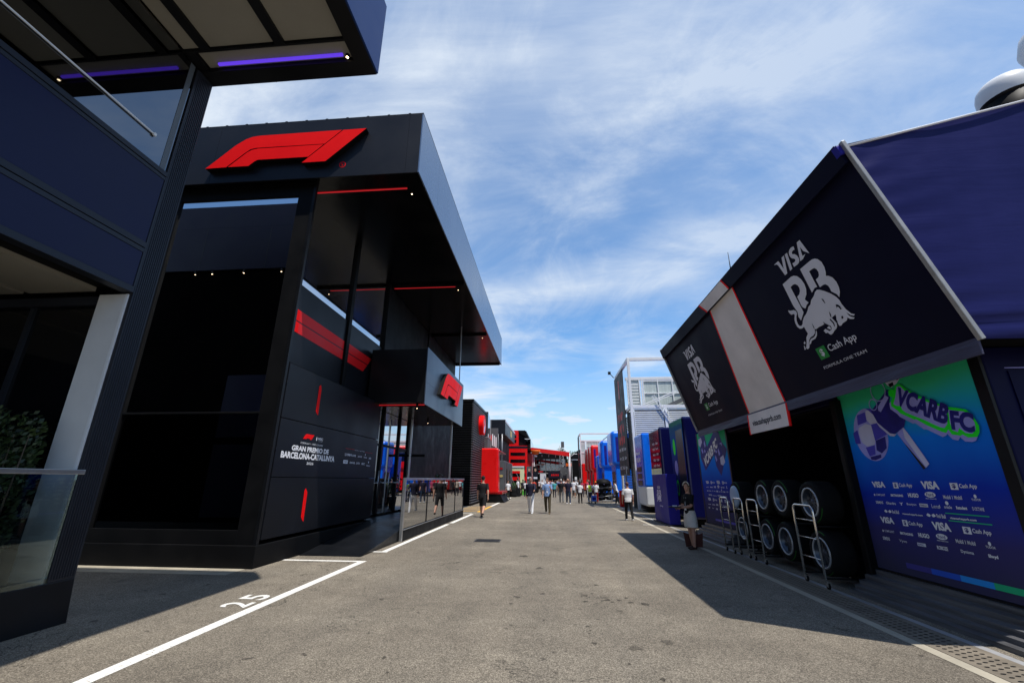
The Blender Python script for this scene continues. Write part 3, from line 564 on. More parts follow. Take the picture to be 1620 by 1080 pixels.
mb.text('2026', WALL, 9.95, 10.25, 1.935, 1.992, .006, 0, .01)
mb.build('year_lettering', M['whitepaint'], e)
mb = MB()
mb.text('GLOBAL PARTNERS', WALL, 12.43, 13.13, 2.41, 2.428, .006); mb.build('partner_lettering', M['dimwhite'], e); mb = MB()
for t, u, v, wd, hh in (('LVMH',11.84,2.255,.42,.07),('AWS',12.3,2.255,.24,.06),('LENOVO',12.68,2.255,.30,.045),('Santander',13.1,2.255,.25,.04),('AMEX',13.48,2.235,.2,.055),('DHL',12.2,2.06,.36,.05),('QATAR',12.62,2.05,.24,.06),('MSC',13.0,2.05,.24,.06),('PIRELLI',13.36,2.02,.28,.035)):
    mb.text(t, WALL, u, u+wd, v-.02, v-.02+hh, .006, 0, .02); mb.build('partner_lettering', M['dimwhite'], e); mb = MB()
mb.slab(WALL, 11.8, 12.06, 2.03, 2.12, .001, .006); mb.text('crypto', WALL, 11.83, 12.03, 2.05, 2.10, .008, 1, .02)
mb.build('partner_badge', [M['dimwhite'], M['black']], e)
mb = MB(); mb.ell(WALL, 13.2, 2.33, .02, .03, .006); mb.build('partner_badge', [M['dimwhite'], M['black']], e)
mb = MB(); mb.ell(WALL, 13.5, 2.12, .03, .03, .006)
mb.build('partner_badge', [M['dimwhite'], M['black']], e)
mb = MB(); mb.slab(WALL, 11.85, 12.42, 2.428, 2.434, .001, .004); mb.slab(WALL, 13.18, 13.75, 2.40, 2.406, .001, .004); mb.build('thin_red_rule', M['reddull'], e)
# upper floor glazing, dark sheet added to cut the mirrored sky, two red stripes
mb = MB(); mb.box(-6.06,-6.0,8.9,11.70,4.06,8.7); mb.box(-6.06,-6.0,11.88,14.55,4.06,8.7); mb.split('upper_glass', M['mirror'], e)
mb = MB(); mb.box(-6.0,-5.992,8.9,11.70,4.06,6.16); mb.box(-6.0,-5.992,11.88,14.55,4.06,6.15); mb.split('glass_film', M['f1wall'], e)
mb = MB(); FL = Plane((-5.992,0,0), (0,1,0), (0,0,1), (1,0,0))
for a, c in ((9.04,11.66),(11.90,13.69)):
    cut = c > 13
    mb.poly(FL, [(a,5.245),(c-(.26 if cut else 0),5.245),(c,5.50),(a,5.52)], .004); mb.poly(FL, [(a,4.955),(c-(.57 if cut else 0),4.94),(c-(.29 if cut else 0),5.215),(a,5.215)], .004)
mb.poly(FL, [(9.04,4.955),(9.32,4.955),(9.32,5.215),(9.04,5.215)], .007, 1); mb.poly(FL, [(9.04,5.245),(9.30,5.245),(9.30,5.515),(9.04,5.515)], .007, 1)
mb.build('red_stripe', [M['reddull'], M['red']], e)
mb = MB(); mb.box(-6.05,-5.93,11.70,11.88,4.05,8.69); mb.box(-6.05,-5.97,8.84,8.92,4.05,8.69); mb.box(-6.05,-5.9,14.5,14.62,4.05,8.69); mb.box(-6.0,-5.66,8.72,14.5,4.05,4.07)
mb.split('mullion', M['blackmatt'], e)
# block above the entrance and the interior
mb = MB(); mb.box(-6.2,-6.0,14.62,20.2,4.05,8.69); mb.box(-6.02,-5.95,20.2,26.5,4.0,8.69); mb.box(-12.9,-12.6,9.2,26.5,.4,8.69); mb.box(-12.6,-6.06,26.3,26.5,.4,8.69)
mb.split('upper_block', M['blackmatt'], e)
for y, x1 in ((9.0,-3.49),(14.9,-3.5),(20.85,-3.46)):
    mb = MB(); mb.box(-5.9,x1,y,y+.03,8.675,8.70); mb.build('red_light_strip', M['led_red'], e)
    spot(x1+.1, y+.12, 8.70, e, s=.8)
mb = MB()
for y in (14.6,20.6,26.5): mb.box(-5.95,-3.1,y,y+.10,8.60,8.695)
mb.split('soffit_beam', M['glossblack'], e)
# canopy
mb = MB(); mb.box(-5.9,-4.0,13.5,19.55,3.98,5.78); mb.build('canopy', M['black'], e, .008)
mb = MB()
for a, c in ((13.46,13.65),(13.655,19.58)):
    for z0, z1 in ((3.92,4.645),(4.65,5.82)): mb.box(-4.0,-3.97,a,c,z0,z1)
mb.split('canopy_fascia', M['canopyside'], e)
mb = MB(); emblem(mb, CAN, 14.86, 18.62, 4.50, 5.53, .003, .15, 0, 1); mb.build('canopy_emblem', [M['red'], M['blackmatt']], e)
mb = MB(); mb.box(-5.8,-4.1,13.9,13.93,3.955,3.98); mb.build('canopy_light_strip', M['led_red'], e)
spot(-4.3, 13.75, 3.98, e, s=1.1); spot(-5.0, 17.6, 3.98, e, s=1.1)
mb = MB(); mb.box(-5.88,-4.05,14.1,19.5,3.945,3.97); mb.build('canopy_ceiling', M['glossblack'], e)
# glazed entrance
mb = MB(); mb.box(-5.96,-5.92,14.2,17.9,.5,3.94)
mb.build('entrance_glass', M['mirror'], e)
mb = MB()
for y, wd in ((14.12,.08),(15.0,.14),(16.75,.12),(17.9,.08)): mb.box(-5.98,-5.86,y,y+wd,.5,3.94)
mb.box(-5.97,-5.9,14.2,17.9,2.72,2.80); mb.box(-5.9,-5.12,17.86,17.91,2.5,2.6)
mb.split('entrance_frame', M['blackmatt'], e)
mb = MB()
for y in (14.6,15.6,16.75): mb.tube([(-5.9,y-.3,1.55),(-5.84,y-.3,1.5),(-5.84,y+.3,1.5),(-5.9,y+.3,1.55)], .014, 6); mb.tube([(-5.85,y+.35,1.0),(-5.85,y+.35,1.9)], .015, 6)
mb.split('door_bar', M['steelrail'], e)
mb = MB(); mb.box(-6.1,-5.94,17.98,26.3,.3,4.0); mb.box(-12.6,-6.06,20,20.1,.4,8.69); mb.split('rear_wall', M['blackmatt'], e)
mb = MB(); mb.box(-4.32,-4.26,18.9,18.96,.4,3.93); mb.box(-5.5,-5.44,17.0,17.06,.4,3.93); mb.box(-4.17,-4.13,19.42,19.48,5.82,8.69); mb.split('canopy_post', M['steelrail'], e)
mb = MB(); mb.box(-6.0,-4.16,13.8,21.2,.02,.42); mb.prism(Plane((-5.6,0,0),(0,1,0),(0,0,1),(-1,0,0)), [(10.1,.006),(13.8,.42),(13.8,.006)], -1.42, 0)
mb.build('entrance_ramp', M['black'], e)
mb = MB(); mb.box(-4.16,-4.08,12.55,21.2,0,.30); mb.box(-4.08,-4.06,12.55,21.2,.285,.305,1); mb.build('balustrade_base', [M['blackmatt'], M['steelrail']], e, .004)
for a, c in ((12.66,14.9),(15.05,17.2),(17.3,19.3),(19.4,21.1)):
    mb = MB(); mb.box(-4.13,-4.11,a,c,.32,1.60); mb.build('balustrade_glass', M['mirror_mid'], e)
mb = MB(); mb.box(-4.16,-4.08,12.5,21.2,1.60,1.665); mb.box(-4.16,-4.08,12.5,12.58,0,1.6); mb.build('handrail', M['steelrail'], e, .004)
mb = MB()
for y in (14.92,17.22,19.32,21.12): mb.box(-4.15,-4.10,y,y+.09,.3,1.6)
mb.split('balustrade_post', M['blackmatt'], e)
pl = thing('potted_plant', (-4.9, 19.6, .42), 'small green leafy plant behind the glass balustrade of the entrance', 'plant')
mb = MB(); mb.lathe([(0,.42),(.14,.42),(.18,.9),(0,.9)], (-4.9,19.6,0), seg=12); mb.build('pot', M['black'], pl)
mb = MB(); leaf_clump(mb, (-4.9,19.6,1.4), (.35,.35,.5), 260, .06); mb.build('foliage', M['leaf'], pl)
# ---------------------------------------------------------------- right: navy tyre truck with awning tent
t = thing('race_truck', (5.0, 5.25, 0), 'navy service truck with tyre bay, printed key ring panel and raised navy awning', 'truck')
PAN = Plane((4.98,0,0), (0,-1,0), (0,0,1), (-1,0,0))
mb = MB(); mb.box(5.0,7.6,5.25,7.88,.30,3.12); mb.box(5.0,7.6,12.92,15.45,.30,3.12); mb.box(7.4,7.6,7.88,12.92,.1,3.12); mb.box(5.0,7.4,7.88,12.92,2.92,3.12)
mb.split('body', M['truckmatt'], t, bevel=.02)
mb = MB(); mb.box(5.05,7.39,7.885,12.915,.05,.12); mb.box(7.3,7.395,7.89,12.91,.12,2.9); mb.box(5.06,7.3,7.885,7.90,.12,2.9); mb.box(5.06,7.3,12.9,12.915,.12,2.9); mb.box(5.06,7.3,7.9,12.9,2.88,2.915)
mb.split('tyre_bay_lining', M['blackmatt'], t)
# end face: louvre door
mb = MB(); EF = Plane((0,5.25,0), (1,0,0), (0,0,1), (0,-1,0))
mb.slab(EF, 5.22, 7.5, .5, 2.83, .002, .014)
mb.build('end_door', M['truckmatt'], t, .004)
mb = MB()
for k in range(7): mb.slab(EF, 5.45+.0*k, 6.6, 2.72-k*.085, 2.765-k*.085, .014, .02)
mb.split('louvre', M['hole'], t)
mb = MB(); mb.slab(EF, 5.2, 7.5, 2.86, 2.868, .002, .01); mb.slab(EF, 5.3, 7.5, 1.97, 1.978, .014, .02); mb.split('door_trim', M['lilac'], t)
# skirts
mb = MB()
for y0, y1 in ((4.6,7.9),(12.9,15.5)):
    mb.prism(Plane((0,y0,0),(1,0,0),(0,0,1),(0,-1,0)), [(4.55,0),(4.55,.05),(4.64,.06),(4.64,.11),(4.72,.12),(4.72,.18),(4.82,.19),(4.82,.26),(4.93,.27),(4.93,.34),(5.1,.34),(5.1,0)], -(y1-y0), 0)
mb.box(5.0,7.4,7.9,12.9,0,.05)
mb.split('plastic_skirt', M['skirt'], t)
mb = MB(); mb.box(4.86,5.06,7.80,7.93,.02,2.95); mb.build('bay_curtain', M['blackmatt'], t, .02)
# near printed panel
gp = printed('panel_print', [(0,(.055,.052,.10)),(.20,(.05,.045,.17)),(.40,(.012,.04,.45)),(.66,(.008,.22,.90)),(.80,(.02,.45,.62)),(.90,(.045,.60,.30)),(1,(.04,.55,.24))], .38-0., 3.12)
gp2 = gp
def panel(u0, u1, name='printed_panel'):
    m_ = MB(); m_.slab(PAN, u0, u1, .37, 3.12, -.03, 0); return m_.build(name, gp, t)
p1 = panel(-7.86, -5.40)
mb = MB()
for u0, u1, v0, v1 in ((-7.92,-7.865,.3,3.13),(-5.395,-5.26,.3,3.13),(-7.92,-5.26,.28,.365)): mb.slab(PAN, u0, u1, v0, v1, -.03, .012)
mb.split('panel_frame', M['black'], p1)
BM = [M['violet'], M['lilac'], M['paleprint'], M['inkblack'], M['inknavy'], M['green'], M['whitepaint'], M['dimwhite']]
def circ(c, ru, rv): return [(c[0]+ru*math.cos(a*math.pi/18), c[1]+rv*math.sin(a*math.pi/18)) for a in range(36)]
bc = TR['BALL'][0]; bru = abs(TR['BALL'][1][0]-TR['BALL'][2][0])/2; brv = abs(TR['BALL'][3][1]-TR['BALL'][4][1])/2
mb = MB(); mb.poly(PAN, circ(bc, bru, brv), .003, 1)
for q in TR['BPALE']: mb.poly(PAN, q, .005, 2)
for q in TR['PATCH']: mb.poly(PAN, q, .007, 0)
for q in TR['PATCHD']: mb.poly(PAN, q, .007, 4)
mb.build('football_print', BM, p1)
mb = MB(); mb.poly(PAN, TR['BLADE'], .009, 1); mb.poly(PAN, TR['BLADEW'], .011, 2); mb.poly(PAN, TR['BLADEK'], .011, 3)
mb.poly(PAN, TR['FOB'], .013, 4); mb.poly(PAN, TR['FOBW'], .012, 2); mb.poly(PAN, TR['FOBHOLE'], .015, 1)
r0 = TR['RING'][0]; rr = abs(TR['RING'][1][0]-TR['RING'][2][0])/2
for rad, cx, cy in ((rr, r0[0], r0[1]), (rr*.55, TR['RING'][4][0], TR['RING'][4][1])):
    pts = circ((cx, cy), rad, rad*1.05); mb.stroke(PAN, pts+pts[:1], .014, .016, 1)
mb.poly(PAN, TR['WHIS'], .009, 2)
for q in TR['WHISK']: mb.poly(PAN, q, .011, 3)
mb.build('key_print', BM, p1)
mb = MB(); mb.poly(PAN, TR['TAGS'], .017, 1); mb.poly(PAN, TR['TAGG'], .019, 5)
for q in TR['TAGI']: mb.poly(PAN, q, .021, 1)
mb.text('VCARB', PAN, -6.616, -5.90, 2.675, 2.905, .023, 4, .05, 0, .135, -.385); mb.text('FC', PAN, -5.85, -5.56, 2.235, 2.47, .023, 4, .05, 0, .05, -.075)
mb.build('key_tag_print', BM, p1)
def dollar(mb, pl, u0, u1, v0, v1, off, a, b_):
    mb.slab(pl, u0, u1, v0, v1, .001, off, a); mb.text('$', pl, u0+(u1-u0)*.25, u1-(u1-u0)*.25, v0+(v1-v0)*.14, v1-(v1-v0)*.14, off+.002, b_, .03)
def sponsors(par, du, s=1.):
    """rows of small white print; du shifts along the truck"""
    SM = [M['dimwhite'], M['inknavy']]; hold = [MB()]
    def W_(a, c, v0, v1, tx, b=.03):
        hold[0].text(tx, PAN, a*s+du, c*s+du, v0, v1, .004, 0, b); done()
    def done():
        if hold[0].f: hold[0].build('sponsor_lettering', SM, par)
        hold[0] = MB()
    for v in (1.533, 1.03):
        k = 0 if v > 1.2 else .0
        W_(-7.50,-7.23,v,v+.088,'VISA',.05); W_(-6.565,-6.29,v-.005,v+.095,'VISA',.05)
        for a, c, e_ in ((-7.07,-6.98,-6.725),(-6.125,-6.02,-5.77)):
            dollar(hold[0], PAN, a*s+du, c*s+du, v-.005, v+.075, .004, 0, 1); W_(c+.02,e_,v+.002,v+.065,'Cash App',.02)
    for v in (1.414, .905):
        hold[0].ell(PAN, -7.50*s+du, v+.012, .014*s, .016, .004, 0); W_(-7.47,-7.28,v,v+.03,'COMPLIANT',.01); W_(-7.165,-6.935,v,v+.033,'IBKTRADING',.05); W_(-6.84,-6.66,v,v+.055,'HUGO',.05)
        hold[0].ell(PAN, -6.465*s+du, v+.045, .085*s, .036, .004, 0); hold[0].text('Ford', PAN, -6.52*s+du, -6.41*s+du, v+.025, v+.065, .007, 1, .01); W_(-6.55,-6.385,v-.012,v,'PERFORMANCE',.02)
        W_(-6.27,-6.01,v,v+.045,'Mobil 1 Mobil',.02); W_(-5.89,-5.77,v-.005,v+.02,'TUDOR',.01); hold[0].ell(PAN, -5.83*s+du, v+.045, .018*s, .022, .004, 0)
    for a, c, tx, b in ((-7.507,-7.358,'SIEMENS',.02),(-7.296,-7.11,'Ghandra',.02),(-7.04,-6.97,'Y',.05),(-6.903,-6.739,'Bouryon',.01),(-6.37,-6.36,'l',.02),(-6.30,-6.19,'oracle',.02),(-6.128,-5.982,'Retodent',.05),(-5.912,-5.766,'D-OCTANE',.01)): W_(a,c,1.30,1.338,tx,b)
    hold[0].slab(PAN, -6.684*s+du, -6.551*s+du, 1.298, 1.34, .001, .004, 0); hold[0].text('PIRELLI', PAN, -6.67*s+du, -6.565*s+du, 1.308, 1.33, .007, 1, .02); W_(-6.49,-6.37,1.295,1.34,'Lenz',.0); hold[0].ell(PAN, -6.245*s+du, 1.365, .024*s, .024, .004, 0)
    for a, c in ((-7.378,-7.09),(-6.614,-6.32)):
        hold[0].poly(PAN, [((a+x)*s+du, 1.18+y) for x, y in ((0,.02),(.03,.045),(.06,.03),(.07,.02),(.05,.0),(.02,.005))], .004, 0); hold[0].poly(PAN, [((a+.15-x)*s+du, 1.18+y) for x, y in ((0,.02),(.03,.045),(.06,.03),(.07,.02),(.05,.0),(.02,.005))], .004, 0)
        W_(a+.16,c,1.178,1.225,'Red Bull',.02)
    W_(-7.034,-6.678,1.172,1.20,'visacashapprb.com',.03); W_(-6.26,-5.905,1.172,1.205,'visacashapprb.com',.03)
    for a, c, tx, b in ((-7.542,-7.403,'SIEMENS',.03),(-7.217,-7.08,'Vyve',.0),(-6.581,-6.422,'ROBOZE',.04),(-6.238,-6.068,'Dynisma',.02),(-5.889,-5.774,'Elwyd',.06)): W_(a,c,.79,.835,tx,b)
    hold[0].slab(PAN, -6.897*s+du, -6.762*s+du, .79, .83, .001, .004, 0); hold[0].text('EPIC', PAN, -6.88*s+du, -6.78*s+du, .80, .82, .007, 1, .02)
    done()
sponsors(p1, 0)
mb = MB()
for k in range(24):
    u0 = -7.20+k*(1.70/24); mb.rect(PAN, u0, u0+1.7/24, .465, .535, .004, min(3, int(k/6)))
mb.build('colour_strip', [mat('strip_indigo', (.05,.045,.30), .35, var=0), mat('strip_blue', (.012,.10,.65), .35, var=0), mat('strip_sky', (.012,.32,.90), .35, var=0), mat('strip_green', (.012,.50,.22), .35, var=0)], p1)
for a, c, v in ((-6.31,-5.73,1.244),(-6.29,-5.727,1.158)):
    mb = MB(); mb.rect(PAN, a, c, v-.006, v+.006, .004); mb.build('green_rule', bpy.data.materials['strip_green'], p1)
# far printed panel
p2 = panel(-15.40, -12.95)
mb = MB()
for u0, u1 in ((-15.46,-15.405),(-12.945,-12.86)): mb.slab(PAN, u0, u1, .3, 3.13, -.03, .012)
mb.split('panel_frame', M['black'], p2)
mb = MB()
for q in TR['FPZIG']: mb.poly(PAN, q, .003, 4)
for q in TR['FPCHK']: mb.poly(PAN, q, .006, 1)
for q in TR['FPW']: mb.poly(PAN, q, .006, 2)
a, c, d = TR['FPT']; mb.text('VCARB FC', PAN, a[0], c[0]-.15, a[1], a[1]+.30, .007, 6, .05, 0, -.05, c[1]-a[1]-.2)
mb.build('scarf_print', BM, p2)
sponsors(p2, -7.55)
mb = MB(); mb.rect(PAN, -14.6, -13.0, .47, .53, .004, 0); mb.build('colour_strip', M['violet'], p2)

# awning tent over the truck
aw = thing('awning', (4.5, 4.7, 3.03), 'raised navy awning with pale centre band and two printed bull emblems', 'awning')
V0 = Vector((-.8,0,2.52)).normalized()
AW = Plane((4.5,4.7,3.03), (0,-1,0), V0, Vector((-2.52,0,-.8)))
mb = MB(); mb.slab(AW, -9.0, .02, 0, 2.62, -.05, 0); mb.build('front_sheet', M['rbnavy'], aw)
mb = MB(); mb.slab(AW, -9.02, .0, 2.44, 2.72, .0, .07); mb.build('top_roll', M['rbnavy'], aw, .02)
mb = MB(); mb.slab(AW, -.06, .03, 2.56, 2.70, -.03, .075); mb.build('roll_end_cap', M['purple'], aw, .02)
mb = MB(); mb.poly(AW, [(-5.43,.0),(-3.90,.0),(-3.66,2.44),(-4.90,2.44)], .005, 0); mb.poly(AW, [(-4.90,2.44),(-3.66,2.44),(-3.80,2.70),(-5.14,2.70)], .076, 0); mb.build('pale_band', M['rbband'], aw)
mb = MB(); mb.stroke(AW, [(-5.45,.0),(-4.92,2.44)], .05, .006); mb.stroke(AW, [(-3.88,.0),(-3.64,2.44)], .05, .006); mb.stroke(AW, [(-4.92,2.44),(-5.16,2.71)], .05, .078); mb.stroke(AW, [(-3.64,2.44),(-3.78,2.71)], .05, .078); mb.build('red_piping', M['red'], aw)
HM = Plane((4.49,4.7,3.03), (0,-1,0), (0,0,1), (-1,0,0))
mb = MB(); mb.slab(HM, -9.0, .02, -.15, .03, -.01, .012); mb.build('hem_flap', M['rbhem'], aw)
mb = MB(); mb.slab(HM, -5.5, -3.86, -.42, -.0, -.008, .016); mb.build('band_flap', M['rbband'], aw)
mb = MB(); mb.slab(HM, -5.54, -5.49, -.43, .0, -.009, .018); mb.slab(HM, -3.87, -3.82, -.43, .0, -.009, .018); mb.build('red_piping', M['red'], aw)
mb = MB(); mb.text('visacashapprb.com', HM, -5.33, -4.10, -.30, -.14, .019, 0, .035); mb.build('web_address_lettering', M['inkblack'], aw)
cu_, cv_ = -1.75, 1.2
def bull(mb, f):
    for k in ('VISA_V','VISA_I','VISA_S','VISA_A','R','B','BULL','HIND'): mb.poly(AW, [f(p) for p in TR[k]], .006, 0)
    for q in TR['BITS']: mb.poly(AW, [f(p) for p in q], .007, 0)
    for q in TR['DARK']: mb.poly(AW, [f(p) for p in q], .010, 1)
def logo(f, s):
    m_ = MB(); bull(m_, f); m_.build('bull_emblem', [M['greyvinyl'], M['rbnavy']], aw)
    m_ = MB(); g = lambda u, v: f((u, v))
    a = g(-2.345,.455); c = g(-2.125,.647); m_.slab(AW, a[0], c[0], a[1], c[1], .002, .006, 0); w_ = c[0]-a[0]
    m_.text('$', AW, a[0]+w_*.3, c[0]-w_*.3, a[1]+.03*s, c[1]-.03*s, .008, 1, .03)
    m_.build('payment_badge', [M['cashgreen'], M['greyvinyl']], aw); m_ = MB()
    a = g(-2.07,.485); c = g(-1.44,.625); m_.text('Cash App', AW, a[0], c[0], a[1], c[1], .006, 1, .01)
    m_.build('team_lettering', [M['cashgreen'], M['greyvinyl']], aw); m_ = MB()
    a = g(-2.385,.307); c = g(-1.41,.352); m_.text('FORMULA ONE TEAM', AW, a[0], c[0], a[1], c[1], .006, 1, .0)
    m_.build('team_lettering', [M['cashgreen'], M['greyvinyl']], aw)
logo(lambda p: p, 1.)
k2 = (7.699-6.726)/(2.388-1.422); logo(lambda p: (-7.699+(p[0]+2.388)*k2, p[1]), 1.)
mb = MB(); mb.bar((4.5,4.655,3.03),(3.68,4.655,5.62),.055,.05); mb.bar((4.5,13.74,3.03),(3.66,13.74,5.66),.07,.07); mb.split('edge_pole', M['alu'], aw, bevel=.008)
EP = Plane((0,4.68,0), (1,0,0), (0,0,1), (0,-1,0))
mb = MB()
pts = [(4.47,3.04),(3.70,5.55),(4.8,5.82),(5.9,6.09),(7.2,6.3),(8.4,6.35),(8.4,3.0)]
# a slightly slack sheet: grid with folds, real relief
nx_, nz_ = 60, 44; vs = []; fs = []
def topz(x): 
    for (x0, z0), (x1, z1) in zip(pts[1:6], pts[2:6]):
        if x <= x1: return z0+(z1-z0)*(x-x0)/(x1-x0)
    return 6.35
for j in range(nz_+1):
    tz = j/nz_
    for i in range(nx_+1):
        z_lo = 3.04; 
        xl = 4.47-.77*tz
        x = xl+(8.4-xl)*i/nx_
        z = z_lo+(topz(x)-z_lo)*tz if i else 3.04+(5.55-3.04)*tz
        dy = .011*math.sin(z*(19+3*math.sin(x*.7))+math.sin(x*1.9+z)*2.5)*math.exp(-(x-xl)*1.6)*(.4+.6*math.sin(z*2.3)**2) + .022*math.sin(x*1.7+z*.9) + (.02*math.sin(z*30+math.sin(x*.8)*1.5) if z < 3.4 else 0) + (.014*math.sin((x*.8-z)*13)*max(0,1-(x-3.6)/1.6) if tz > .84 else 0)
        vs.append((x, 4.68+dy*.8, z))
for j in range(nz_):
    for i in range(nx_):
        a = j*(nx_+1)+i; fs.append((a, a+1, a+nx_+2, a+nx_+1))
mb.add(vs, fs, 0, True)
mb.build('end_sheet', M['tarp'], aw)
mb = MB(); mb.prism(Plane((0,13.72,0),(1,0,0),(0,0,1),(0,-1,0)), pts[::-1], -.02, 0); mb.build('end_sheet', M['tarp'], aw)
mb = MB(); mb.prism(Plane((0,4.70,0),(1,0,0),(0,0,1),(0,-1,0)), [(3.72,5.55),(3.66,5.62),(4.8,5.86),(5.9,6.13),(7.2,6.34),(8.4,6.40),(8.4,6.33),(7.2,6.28),(5.9,6.07),(4.8,5.80)], -9.02, -.03); mb.build('roof_sheet', M['tarp_roof'], aw)
mb = MB()
mb.tube([(3.70,4.66,5.545),(4.8,4.66,5.815),(5.9,4.66,6.085),(7.2,4.66,6.295)], .016, 6); mb.build('edge_piping', M['dimwhite'], aw)
mb = MB(); mb.box(4.52,8.4,4.72,13.7,3.125,3.16); mb.build('tent_floor', M['blackmatt'], aw)
mb = MB(); mb.tube([(3.95,8.7,5.6),(3.95,8.7,6.35)], [.018,.006], 6); mb.build('aerial', M['black'], aw)
# satellite domes on the tent roof
sd_ = thing('satellite_dome', (6.85, 5.4, 6.3), 'white flat satellite dome with black rim on the awning roof', 'satellite dome')
tiltm = Matrix.Rotation(R(-14), 4, 'Y')
def tl(m_): m_.v = [Vector((6.66,5.4,6.84)) + v*.66 for v in m_.v]; return m_
tl(MB().lathe([(.47,-.05),(.485,.06),(.48,.20),(.45,.32),(.37,.42),(.23,.48),(0,.50)], seg=32)).build('dome_cap', M['dome'], sd_)
tl(MB().lathe([(0,-.14),(.38,-.14),(.46,-.06),(.475,.0),(.47,.005)], seg=32)).build('rim', M['black'], sd_)
mb = MB(); mb.lathe([(0,6.2),(.28,6.2),(.31,6.76),(.2,6.8),(0,6.8)], (6.68,5.4,0), seg=24); mb.build('mounting_foot', M['blackmatt'], sd_)
ra = thing('radome', (7.55, 5.4, 6.3), 'grey round radome on a mast at the edge of the awning roof', 'satellite dome')
mb = MB(); mb.lathe([(0,7.46),(.2,7.5),(.34,7.62),(.40,7.86),(.34,8.08),(.2,8.2),(0,8.24)], (7.64,5.4,0), seg=24); mb.build('cap', M['dome'], ra)
mb = MB(); mb.tube([(7.64,5.4,6.2),(7.64,5.4,7.5)], .05, 10); mb.build('mast', M['black'], ra)

# ---- tyres on trolleys in front of the bay
def make_tyre(label, cover=False):
    w_ = thing('racing_tyre', (0,0,0), label, 'tyre', 'tyres stacked on trolleys at the truck')
    m_ = MB(); m_.lathe([(.245,.0),(.27,-.012),(.325,-.018),(.352,.02),(.358,.06),(.358,.30),(.35,.34),(.32,.37),(.25,.37),(.245,.35)], axis='x', seg=40); m_.build('tyre', M['rubber'], w_)
    m_ = MB(); m_.lathe([(.335,-.0125),(.342,-.001)], axis='x', seg=40)
    keep = [k for k, f in enumerate(m_.f) if (k % 40) in list(range(1,9))+list(range(21,29))]
    m_.f = [m_.f[k] for k in keep]; m_.m = [0]*len(keep); m_.sm = [True]*len(keep)
    m_.build('sidewall_mark', M['tyregreen'], w_)
    m_ = MB()
    if cover:
        m_.lathe([(.255,-.02),(.25,-.045),(.2,-.06),(0,-.065)], axis='x', seg=32); m_.build('disc_cover', M['discblue'], w_)
    else:
        m_.lathe([(.225,.0),(.21,.05),(.19,.08),(.06,.06),(.05,.03),(0,.03)], axis='x', seg=32)
        for k in range(10):
            a = k*math.pi/5; m_.bar((.045,math.cos(a)*.05,math.sin(a)*.05),(.06,math.cos(a)*.205,math.sin(a)*.205),.022,.03)
        m_.build('rim', M['rim'], w_)
        m_ = MB(); m_.lathe([(.222,-.004),(.226,-.02),(.246,-.02),(.25,-.004)], axis='x', seg=40); m_.build('rim_edge', M['rimring'], w_)
    return w_
ty0 = make_tyre('racing tyre with green mark, upper one on the nearest trolley'); ty0.location = (4.58, 8.56, 1.265)
for y, z, lb, cov in ((8.50,.46,'racing tyre with green mark, lower one on the nearest trolley',0),(9.60,1.29,'racing tyre on upper tier of the second trolley from the near end',0),(9.66,.50,'racing tyre on lower tier of the second trolley from the near end',0),(10.37,1.29,'racing tyre on upper tier of the third trolley from the near end',0),(10.42,.50,'racing tyre on lower tier of the third trolley from the near end',0),(11.62,.54,'racing tyre below the pale blue covered one on the farthest trolley',0)):
    dup(ty0, (4.58, y, z), label=lb)
tc_ = make_tyre('racing tyre with pale blue disc cover, upper one on the farthest trolley', True); tc_.location = (4.58, 11.80, 1.25)
for o, a in zip([o for o in bpy.data.objects if o.name.startswith('racing_tyre')], (5, 40, 77, 12, 55, 91, 30, 66)): o.rotation_euler = (R(a), 0, 0)
def make_trolley(label, hw):
    w_ = thing('tyre_trolley', (0,0,0), label, 'trolley', 'chrome tyre trolleys in front of the truck')
    m_ = MB()
    pts = [(0,-hw,.10),(0,-hw,1.14)]+[(0,-hw+.09-.09*math.cos(a),1.14+.09*math.sin(a)) for a in (.4,.8,1.2,1.57)]+[(0,hw-.09+.09*math.cos(a),1.14+.09*math.sin(a)) for a in (1.57,1.2,.8,.4)]+[(0,hw,1.14),(0,hw,.10)]
    m_.tube(pts, .019, 10); m_.build('push_frame', M['chrome'], w_)
    for z in (.42,.72,1.0):
        m_ = MB(); m_.tube([(0,-hw,z),(0,hw,z)], .009, 8); m_.build('rung', M['chrome'], w_)
    m_ = MB()
    for s in (-1,1):
        m_.tube([(0,s*hw*.9,.15),(.72,s*hw*.9,.15)], .014, 6)
        m_.tube([(.02,s*hw*.9,.91),(.72,s*hw*.9,.91)], .014, 6); m_.tube([(.72,s*hw*.9,.15),(.72,s*hw*.9,.93)], .014, 6)
    m_.split('tier_rail', M['blackmatt'], w_)
    for x in (0,.72):
        for s in (-1,1):
            m_ = MB(); m_.lathe([(0,-.015),(.042,-.015),(.046,0),(.042,.015),(0,.015)], (x+.02,s*hw,.047), axis='x', seg=16)
            cst = m_.build('caster_wheel', M['rubber'], w_)
            m_ = MB(); m_.box(x-.004,x+.002,s*hw-.03,s*hw+.03,.04,.11); m_.box(x+.038,x+.044,s*hw-.03,s*hw+.03,.04,.11); m_.box(x-.004,x+.044,s*hw-.03,s*hw+.03,.105,.115); m_.build('fork', M['chrome'], cst)
    return w_
tr0 = make_trolley('chrome trolley frame with three rungs, nearest one at the tyre bay', .30); tr0.location = (4.30, 8.32, 0)
tr1 = make_trolley('chrome trolley frame, third from the left at the tyre bay', .24); tr1.location = (4.33, 10.38, 0)
dup(tr1, (4.33, 11.12, 0), label='chrome trolley frame, second from the left at the tyre bay')
dup(tr1, (4.24, 11.72, 0), label='chrome trolley frame, leftmost at the tyre bay beside the printed panel')
